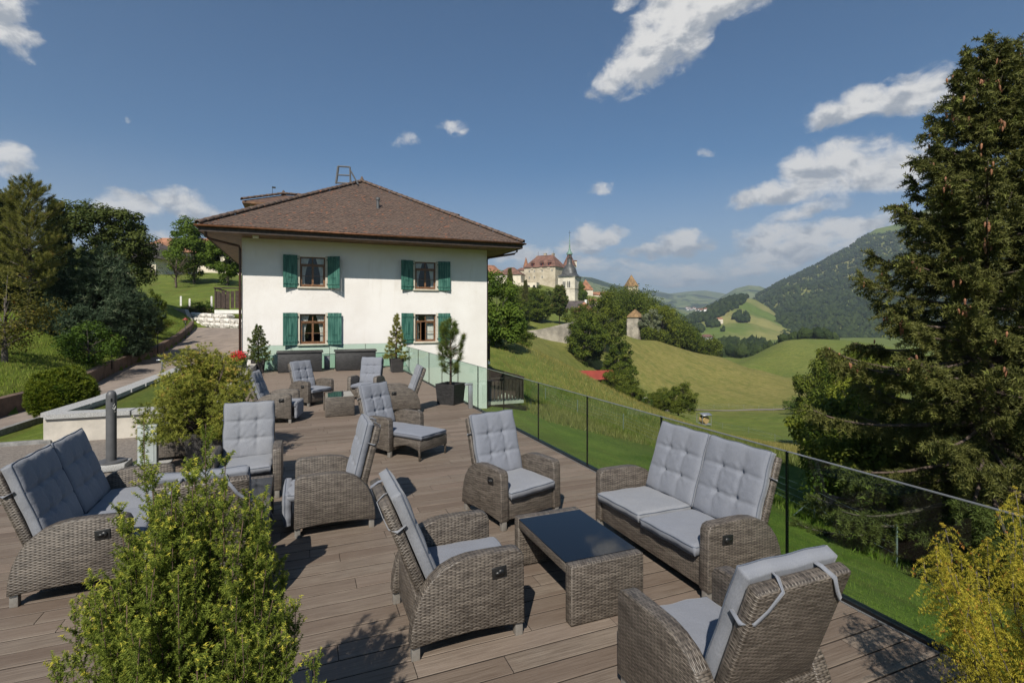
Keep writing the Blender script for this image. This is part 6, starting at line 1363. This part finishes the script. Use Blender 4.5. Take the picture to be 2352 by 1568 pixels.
# church: square tower, bell dome, lantern, spire
px, py = Cz(1560, 1130); ch = thing('church', tuple(at(px, py, 330)), -YAW+R(-27), 'church with pale square tower, dark curved dome and slender spire', 'church'); k = .0345
MB().box(-5.6, 5.6, -5.6, 5.6, -6, 15.0).build('tower', M['church_stone'], ch); MB().box(-5.75, 5.75, -5.75, 5.75, 7.6, 7.95).build('string_course', M['castle_stone'], ch); MB().box(-6.0, 6.0, -6.0, 6.0, 15.01, 15.5).build('cornice', M['stone_trim'], ch)
def sqring(r, z, sq):           # rounded square ring of the dome
    out = []
    for i in range(24):
        a = 2*math.pi*i/24+math.pi/4; c, s = math.cos(a), math.sin(a); kq = (abs(c)**sq+abs(s)**sq)**(-1/sq); out.append((r*kq*c, r*kq*s, z))
    return out
prof = [(6.6, 15.5, 14), (6.3, 15.8, 10), (5.2, 16.6, 6), (4.5, 17.6, 4), (4.35, 18.8, 3), (4.2, 20.0, 2.6), (3.6, 21.4, 2.4), (2.7, 22.6, 2.2), (1.95, 23.6, 2), (1.6, 25.0, 2), (1.5, 27.2, 2), (1.9, 27.4, 2)]
MB().loft([sqring(r*.98, z, q) for r, z, q in prof]).build('dome', M['copper_dark'], ch, smooth=True, auto=60)
la = MB()
for a in np.arange(6)*math.pi/3: la.tube([(1.25*math.cos(a), 1.25*math.sin(a), 27.4), (1.25*math.cos(a), 1.25*math.sin(a), 29.8)], .22, 5)
ln = la.build('lantern', M['copper_dark'], ch); MB().lathe([(.5, 28.9), (.62, 28.1), (.3, 29.3), (0, 29.4)], (0,0,0), 8).build('bell', M['copper_dark'], ln)
MB().lathe([(2.0, 29.8), (2.05, 30.1), (1.75, 30.9), (1.0, 31.8), (.62, 33.0), (.30, 36.5), (.12, 41.5), (0, 41.8)], (0,0,0), 12).build('spire', M['copper_green'], ch, smooth=True, auto=60)
MB().tube([(0,0,41.5),(0,0,45)], .09, 5).tube([(-.7,0,43.6),(.7,0,43.6)], .09, 5).lathe([(0,41.6),(.28,41.85),(0,42.1)], (0,0,0), 8).build('cross', M['lamp_iron'], ch)
for f in (0, 1):                # paired pointed sound openings, three faces in view
    for u in (-1.6, 1.6) if f == 0 else (-1.5, 1.5):
        for du in (-.55, .55):
            pts = [(u+du-.36, 8.5), (u+du+.36, 8.5), (u+du+.36, 11.9), (u+du, 12.9), (u+du-.36, 11.9)]
            V = [(x, -5.64, z) for x, z in pts] if f == 0 else [(-5.64, x, z) for x, z in pts]; MB().add(V, [(0,1,2,3,4)]).build('louvre', M['window_dark'], ch)
            if du < 0:
                q = [(u-1.15, 8.3), (u+1.15, 8.3), (u+1.15, 12.0), (u, 13.9), (u-1.15, 12.0)]; V = [(x, -5.615, z) for x, z in q] if f == 0 else [(-5.615, x, z) for x, z in q]; MB().add(V, [(0,1,2,3,4)]).build('opening_frame', M['stone_trim'], ch)
# nave and neighbouring roofs
px, py = Cz(1730, 1330); hip_house('church_nave', px, py, 300, 6, 17, 11, 1.2, 5.4, 1.0, 'long dark slate nave roof beside the church tower', 'pale_plaster', 'slate_dark', deep=8); px, py = Cz(1850, 1130); hip_house('sacristy', px, py+2, 335, 8, 13, 8, .6, 1.9, 1.0, 'red tiled roof behind the slate nave', 'pale_plaster', 'old_tile_red', deep=8)
px, py = Cz(1835, 1480); o = hip_house('priest_house', px, py, 255, -35, 8.0, 8.0, 4.0, 5.0, .05, 'white house with steep orange-red hip roof below the nave', 'white_paint', 'old_tile_orange', deep=8); MB().box(-.5, .5, 1.2, 2.2, 6, 10.2).build('chimney', M['white_paint'], o)
hip_house('square_tower', 1459, 770, 236, -38, 5.6, 5.6, 8.2, 3.7, .05, 'small square stone tower with lichen-orange pyramid roof', 'rampart', 'lichen_tile', wins=[('f', 0, 3.2, .5, .7)], over=.5, deep=4, cat='tower')
hip_house('turret', 1345, 672, 420, 15, 9, 9, 2, 8.5, .05, 'pointed orange turret roof between church and hill wood', 'pale_plaster', 'old_tile_orange', deep=10, cat='tower'); hip_house('turret', 1450, 664, 400, 10, 8.0, 8.0, 2.0, 9.0, .05, 'pointed lichen-brown turret roof standing above the hill wood', 'castle_stone', 'lichen_tile', deep=14, cat='tower'); hip_house('town_house', 1382, 680, 425, 5, 22, 9, .8, 2.6, .9, 'low orange town roof between the two pointed turrets', 'pale_plaster', 'old_tile_orange', deep=10)
hip_house('town_house', 1128, 668, 372, 35, 11, 11, 12.0, 6.5, .5, 'cream house with bright orange roof peeping out behind the eaves', 'pale_plaster', 'old_tile_orange', wins=[('f', -3, 6, 1.2, 1.6), ('f', 0, 6, 1.2, 1.6), ('f', 3, 6, 1.2, 1.6), ('f', -3, 10, 1.2, 1.6), ('f', 2, 10, 1.2, 1.6)], over=.9, deep=6)
wall_along('rampart_wall', [at(1209, 784, 158), at(1235, 781, 159), at(1265, 775, 160), at(1297, 767, 162), at(1330, 760, 165)], 3.2, .8, 'rampart', 'pale stone rampart wall on the meadow below the lime tree', 'wall', None, 3.0)
# upper-left farm houses
hip_house('farmhouse', 350, 645, 95, -12, 11, 9, 3.4, 3.4, .35, 'old house with brown hip roof and dark upper floor above the bank', 'pale_plaster', 'slate_dark', wins=[('f', -2.6, 1.6, 1.2, 1.5), ('f', 2, 1.6, 1.2, 1.5)], over=1.0, deep=3); hip_house('farmhouse', 480, 632, 110, 4, 24, 9, 4.2, 3.6, .8, 'long cream farmhouse with orange roof behind the upper lawn trees', 'pale_plaster', 'old_tile_orange', wins=[('f', u, 2.2, 1.3, 1.6) for u in (-8, -4, 0, 4, 8)], over=.8, deep=3)
# red-roofed shed, chalet and barn in the valley
p = at(1370, 884, 130); sh = thing('shed', (p[0], p[1], gz1(p[0], p[1])), -YAW+R(8), 'open wooden shed with bright red metal roof in the meadow', 'shed')
MB().box(-3.9, 3.9, 1.4, 1.6, -1, 2.4).box(-3.9, -3.7, -1.6, 1.4, -1, 2.2).box(3.7, 3.9, .2, 1.4, -1, 2.2).build('wall', M['dark_wood'], sh)
for x in (-3.8, -1.2, 1.3, 3.8): MB().box(x-.1, x+.1, -1.75, -1.55, -1, 2.2).build('post', M['dark_wood'], sh)
MB().loft([[(x, -2.4, 1.9), (x, -2.35, 2.0), (x, .3, 3.9), (x, 2.2, 2.7), (x, 2.2, 2.6), (x, .3, 3.78)] for x in (-4.5, 4.5)]).build('roof', M['red_metal'], sh)
m_ = MB()
for k in range(22): x = -4.4+k*.42; m_.obox((x, -1.03, 2.99), (.03, 0, 0), (0, 1.32, .95), (0, -.02, .03))
m_.build('roof_ribs', M['red_metal'], sh)
hip_house('chalet', 1623, 781, max(700, hit(1623, 781) or 860), 20, 12, 9, 4.5, 3.5, .9, 'white chalet among the trees on the valley floor', 'white_paint', 'old_tile_brown', wins=[('f', -3, 2.5, 1.6, 1.6), ('f', 2, 2.5, 1.6, 1.6)], over=1.2, deep=8); hip_house('barn', 1653, 737, hit(1653, 737) or 1180, 10, 11, 8, 4, 3.5, 1.0, 'small pink-roofed barn on the far pasture', 'pale_plaster', 'old_tile_orange', over=.6, deep=20)
g = np.random.default_rng(31)
for k in range(12):
    vx, vy = 1576+k*4.2+g.uniform(-1.5, 1.5), 711+g.uniform(-3, 3); vd = hit(vx, vy)
    if vd: hip_house('village_house', vx, vy, vd, g.uniform(-30, 30), .0042*vd, .0032*vd, .0018*vd, .0017*vd, .7, 'tiny red-roofed house, '+'first second third fourth fifth sixth seventh eighth ninth tenth eleventh twelfth'.split()[k]+' from the castle hill in the distant valley village', 'white_paint', 'old_tile_red', over=1, deep=20)
for o in [q for q in bpy.data.objects if q.name.startswith('village_house')]: o['group'] = 'distant village houses'
# ---------------------------------------------------------------- fences, goal, hay feeder, path
def post(px, d, h, label, grp='steel fence posts on the lawn edge', braces=False):
    p = at(px, HY, d); z = gz1(p[0], p[1]); o = thing('fence_post', (p[0], p[1], z), 0, label, 'post', grp); MB().tube([(0, 0, -.3), (0, 0, h)], .022, 6).build('tube', M['zinc'], o)
    if braces: MB().tube([(0, 0, h*.62), (RT[0]*.62+FW[0]*-.15, RT[1]*.62-FW[1]*.15, -.2)], .018, 5).build('brace', M['zinc'], o); MB().tube([(0, 0, h*.66), (-RT[0]*.62+FW[0]*.3, -RT[1]*.62+FW[1]*.3, -.1)], .018, 5).build('brace', M['zinc'], o)
    return np.array((p[0], p[1], z))
fp = [post(1253, 40, .95, 'fence post on the lawn edge nearest the house balcony'), post(1326.6, 35, 1.0, 'second fence post on the lawn edge from the house balcony'), post(1431.6, 30, 1.0, 'third fence post on the lawn edge, left of the sofa back'), post(1580, 24, 1.0, 'fence post on the lawn edge hidden behind the sofa back'), post(1720, 19, 1.0, 'fence post on the lawn edge behind the sofa, near its tall side'), post(1870.5, 15, 1.05, 'braced corner fence post below the hazel', braces=True), post(2060, 12, 1.0, 'fence post in the spruce shade')]
def wires(name, pts, hs, r, label):
    m = MB()
    for a, b in zip(pts[:-1], pts[1:]):
        for h in hs: m.tube([a+np.array((0,0,h)), (a+b)/2+np.array((0,0,h-.02)), b+np.array((0,0,h))], r, 3)
    o0 = np.array(pts[0])
    for i, v in enumerate(m.v): m.v[i] = tuple(np.array(v)-o0)
    o = m.build(name, M['zinc'], uv=False); o.location = tuple(o0); tag(o, label, 'fence')
wires('wire_fence', fp, (.12, .3, .5, .7, .9), .004, 'wire strands of the fence along the mown lawn edge')
q = []; ORD = 'first second third fourth fifth sixth seventh eighth ninth tenth eleventh twelfth thirteenth fourteenth fifteenth'.split()
for i, px in enumerate(np.linspace(1400, 1880, 15)): q.append(post(px, 141+4*math.sin(i), 1.4, ORD[i]+' steel post, counted from the shed, at the foot of the stubble hill', 'posts of the stubble field fence'))
wires('wire_fence', q, (.4, .8, 1.2), .012, 'wire fence at the foot of the stubble hill'); q = []
for i, (px, d) in enumerate(((1540, 103), (1600, 113), (1660, 100), (1720, 88), (1780, 76), (1830, 66))): q.append(post(px, d, 1.1, ORD[i]+' thin meadow fence post counted from the apple tree towards the hazel', 'posts of the meadow fence'))
wires('wire_fence', q, (.4, .8, 1.0), .008, 'thin wire fence crossing the green meadow past the hay feeder')
L_, R_ = [], []
for px in np.linspace(1470, 1880, 26):
    for lst, d in ((L_, 134.0), (R_, 136.2)):
        dd = d+6*math.sin((px-1470)*.006); p = at(px, HY, dd); lst.append((p[0], p[1], gz1(p[0], p[1])))
strip('path', L_, R_, .12, M['gravel'], nsub=1)
p = at(1487, HY, 128); z = gz1(p[0], p[1]); o = thing('goal', (p[0], p[1], z), -YAW, 'white tubular goal frame at the edge of the stubble hill', 'goal'); MB().tube([(-2.6, 0, 0), (-2.6, 0, 2.4), (2.6, 0, 2.4), (2.6, 0, 0)], .07, 6).tube([(-2.6, 0, 2.4), (-3.6, 1.6, 0)], .05, 5).build('frame', M['post_white'], o)
p = at(1617, HY, 104); z = gz1(p[0], p[1]); o = thing('hay_feeder', (p[0], p[1], z), -YAW+R(12), 'round-roofed hay feeder with a bale in the meadow', 'feeder')
MB().loft([[(x, y, 2.15+.35*math.cos(y*1.1)) for y in np.linspace(-1.25, 1.25, 9)] + [(x, y, 2.10+.35*math.cos(y*1.1)) for y in np.linspace(1.25, -1.25, 9)] for x in (-1.05, 1.05)]).build('roof', M['zinc'], o, smooth=True)
for x in (-.95, .95):
    for y in (-1, 1): MB().tube([(x, y, 0), (x, y, 2.2)], .05, 5).build('post', M['zinc'], o)
MB().box(-1.0, 1.0, -1.05, 1.05, .28, .40).build('tray', M['zinc'], o); b_ = MB().lathe([(0, -.62), (.78, -.62), (.82, -.5), (.82, .5), (.78, .62), (0, .62)], (0,0,0), 18).build('hay_bale', M['hay'], o, smooth=True, auto=40); b_.rotation_euler = (R(90), 0, R(20)); b_.location = (0, 0, 1.2)
# ---------------------------------------------------------------- grass blades
def blades(name, n, region, size, mat, label, seed, wide=.05):
    g = np.random.default_rng(seed); x, y = region(n, g); z = ground_z(x, y); m = len(x); tpl = (np.array([(0, -wide, 0), (0, wide, 0), (.16, 0, 1.0)]), np.array([(0, 1, 2)])); a = g.uniform(0, 6.28, m)
    X = np.c_[np.cos(a), np.sin(a), g.normal(0, .15, m)]; Z = np.c_[g.normal(0, .28, m), g.normal(0, .28, m), np.ones(m)]
    V, F, ii = scatter(tpl[0], tpl[1], np.c_[x, y, z-.01], X, Z, size*g.uniform(.5, 1.3, m)); o = link(name, mesh_np(name, V, F, M[mat], False, {'tint': g.uniform(0, 1, m)[ii]})); tag(o, label, 'grass', None, 'stuff'); return o
def reg_lawn(n, g): x = 4.15+g.uniform(0, 1, n)**1.3*10; y = g.uniform(-1, 26, n); return x, y
blades('grass', 90000, reg_lawn, .048, 'grass_blade', 'short green lawn grass beyond the glass balustrade', 1, .07)
def reg_line(n, g):
    t = g.uniform(0, len(fp)-1.001, n); i = t.astype(int); f = (t-i)[:, None]; P = np.array(fp)[i]*(1-f)+np.array(fp)[i+1]*f; return P[:, 0]+g.normal(0, .28, n), P[:, 1]+g.normal(0, .28, n)
blades('grass', 16000, reg_line, .22, 'grass_blade', 'taller fresh grass left standing along the lawn fence', 2, .035)
def reg_meadow(n, g):
    px = g.uniform(1120, 1850, n); d = np.exp(g.uniform(math.log(26), math.log(75), n)); b = d[:, None]*(FW[None]+RT[None]*((px-CX)/FPX)[:, None]); k = (b[:, 0] > 11.5) & (g.uniform(1120, 1330, n) < px); return b[k, 0], b[k, 1]
blades('grass', 60000, reg_meadow, .32, 'dry_blade', 'long dry meadow grass on the slope beyond the fence', 3, .05)
def reg_bank(n, g):
    px = g.uniform(-60, 445, n); d = g.uniform(13, 42, n); b = d[:, None]*(FW[None]+RT[None]*((px-CX)/FPX)[:, None]); line = np.array([(q[0], q[1]) for q in RL]); k = b[:, 0] < np.interp(b[:, 1], line[:, 1], line[:, 0])-.35; return b[k, 0], b[k, 1]
blades('grass', 60000, reg_bank, .11, 'grass_blade', 'rough green grass on the bank left of the drive', 4, .09)
# ---------------------------------------------------------------- haze
hz = MB().box(-9000, 12000, -3000, 10500, -75, 900).build('haze', None, uv=False); tag(hz, 'pale blue distance haze filling the valley', 'haze', None, 'stuff')
m = bpy.data.materials.new('haze_air'); m.use_nodes = True; nt = m.node_tree; nt.nodes.clear(); out = nt.nodes.new('ShaderNodeOutputMaterial'); pv = nt.nodes.new('ShaderNodeVolumePrincipled')
pv.inputs['Color'].default_value = (.74, .86, 1.0, 1); pv.inputs['Density'].default_value = 1.3e-4; pv.inputs['Anisotropy'].default_value = .2; nt.links.new(pv.outputs[0], out.inputs['Volume']); hz.data.materials.append(m)
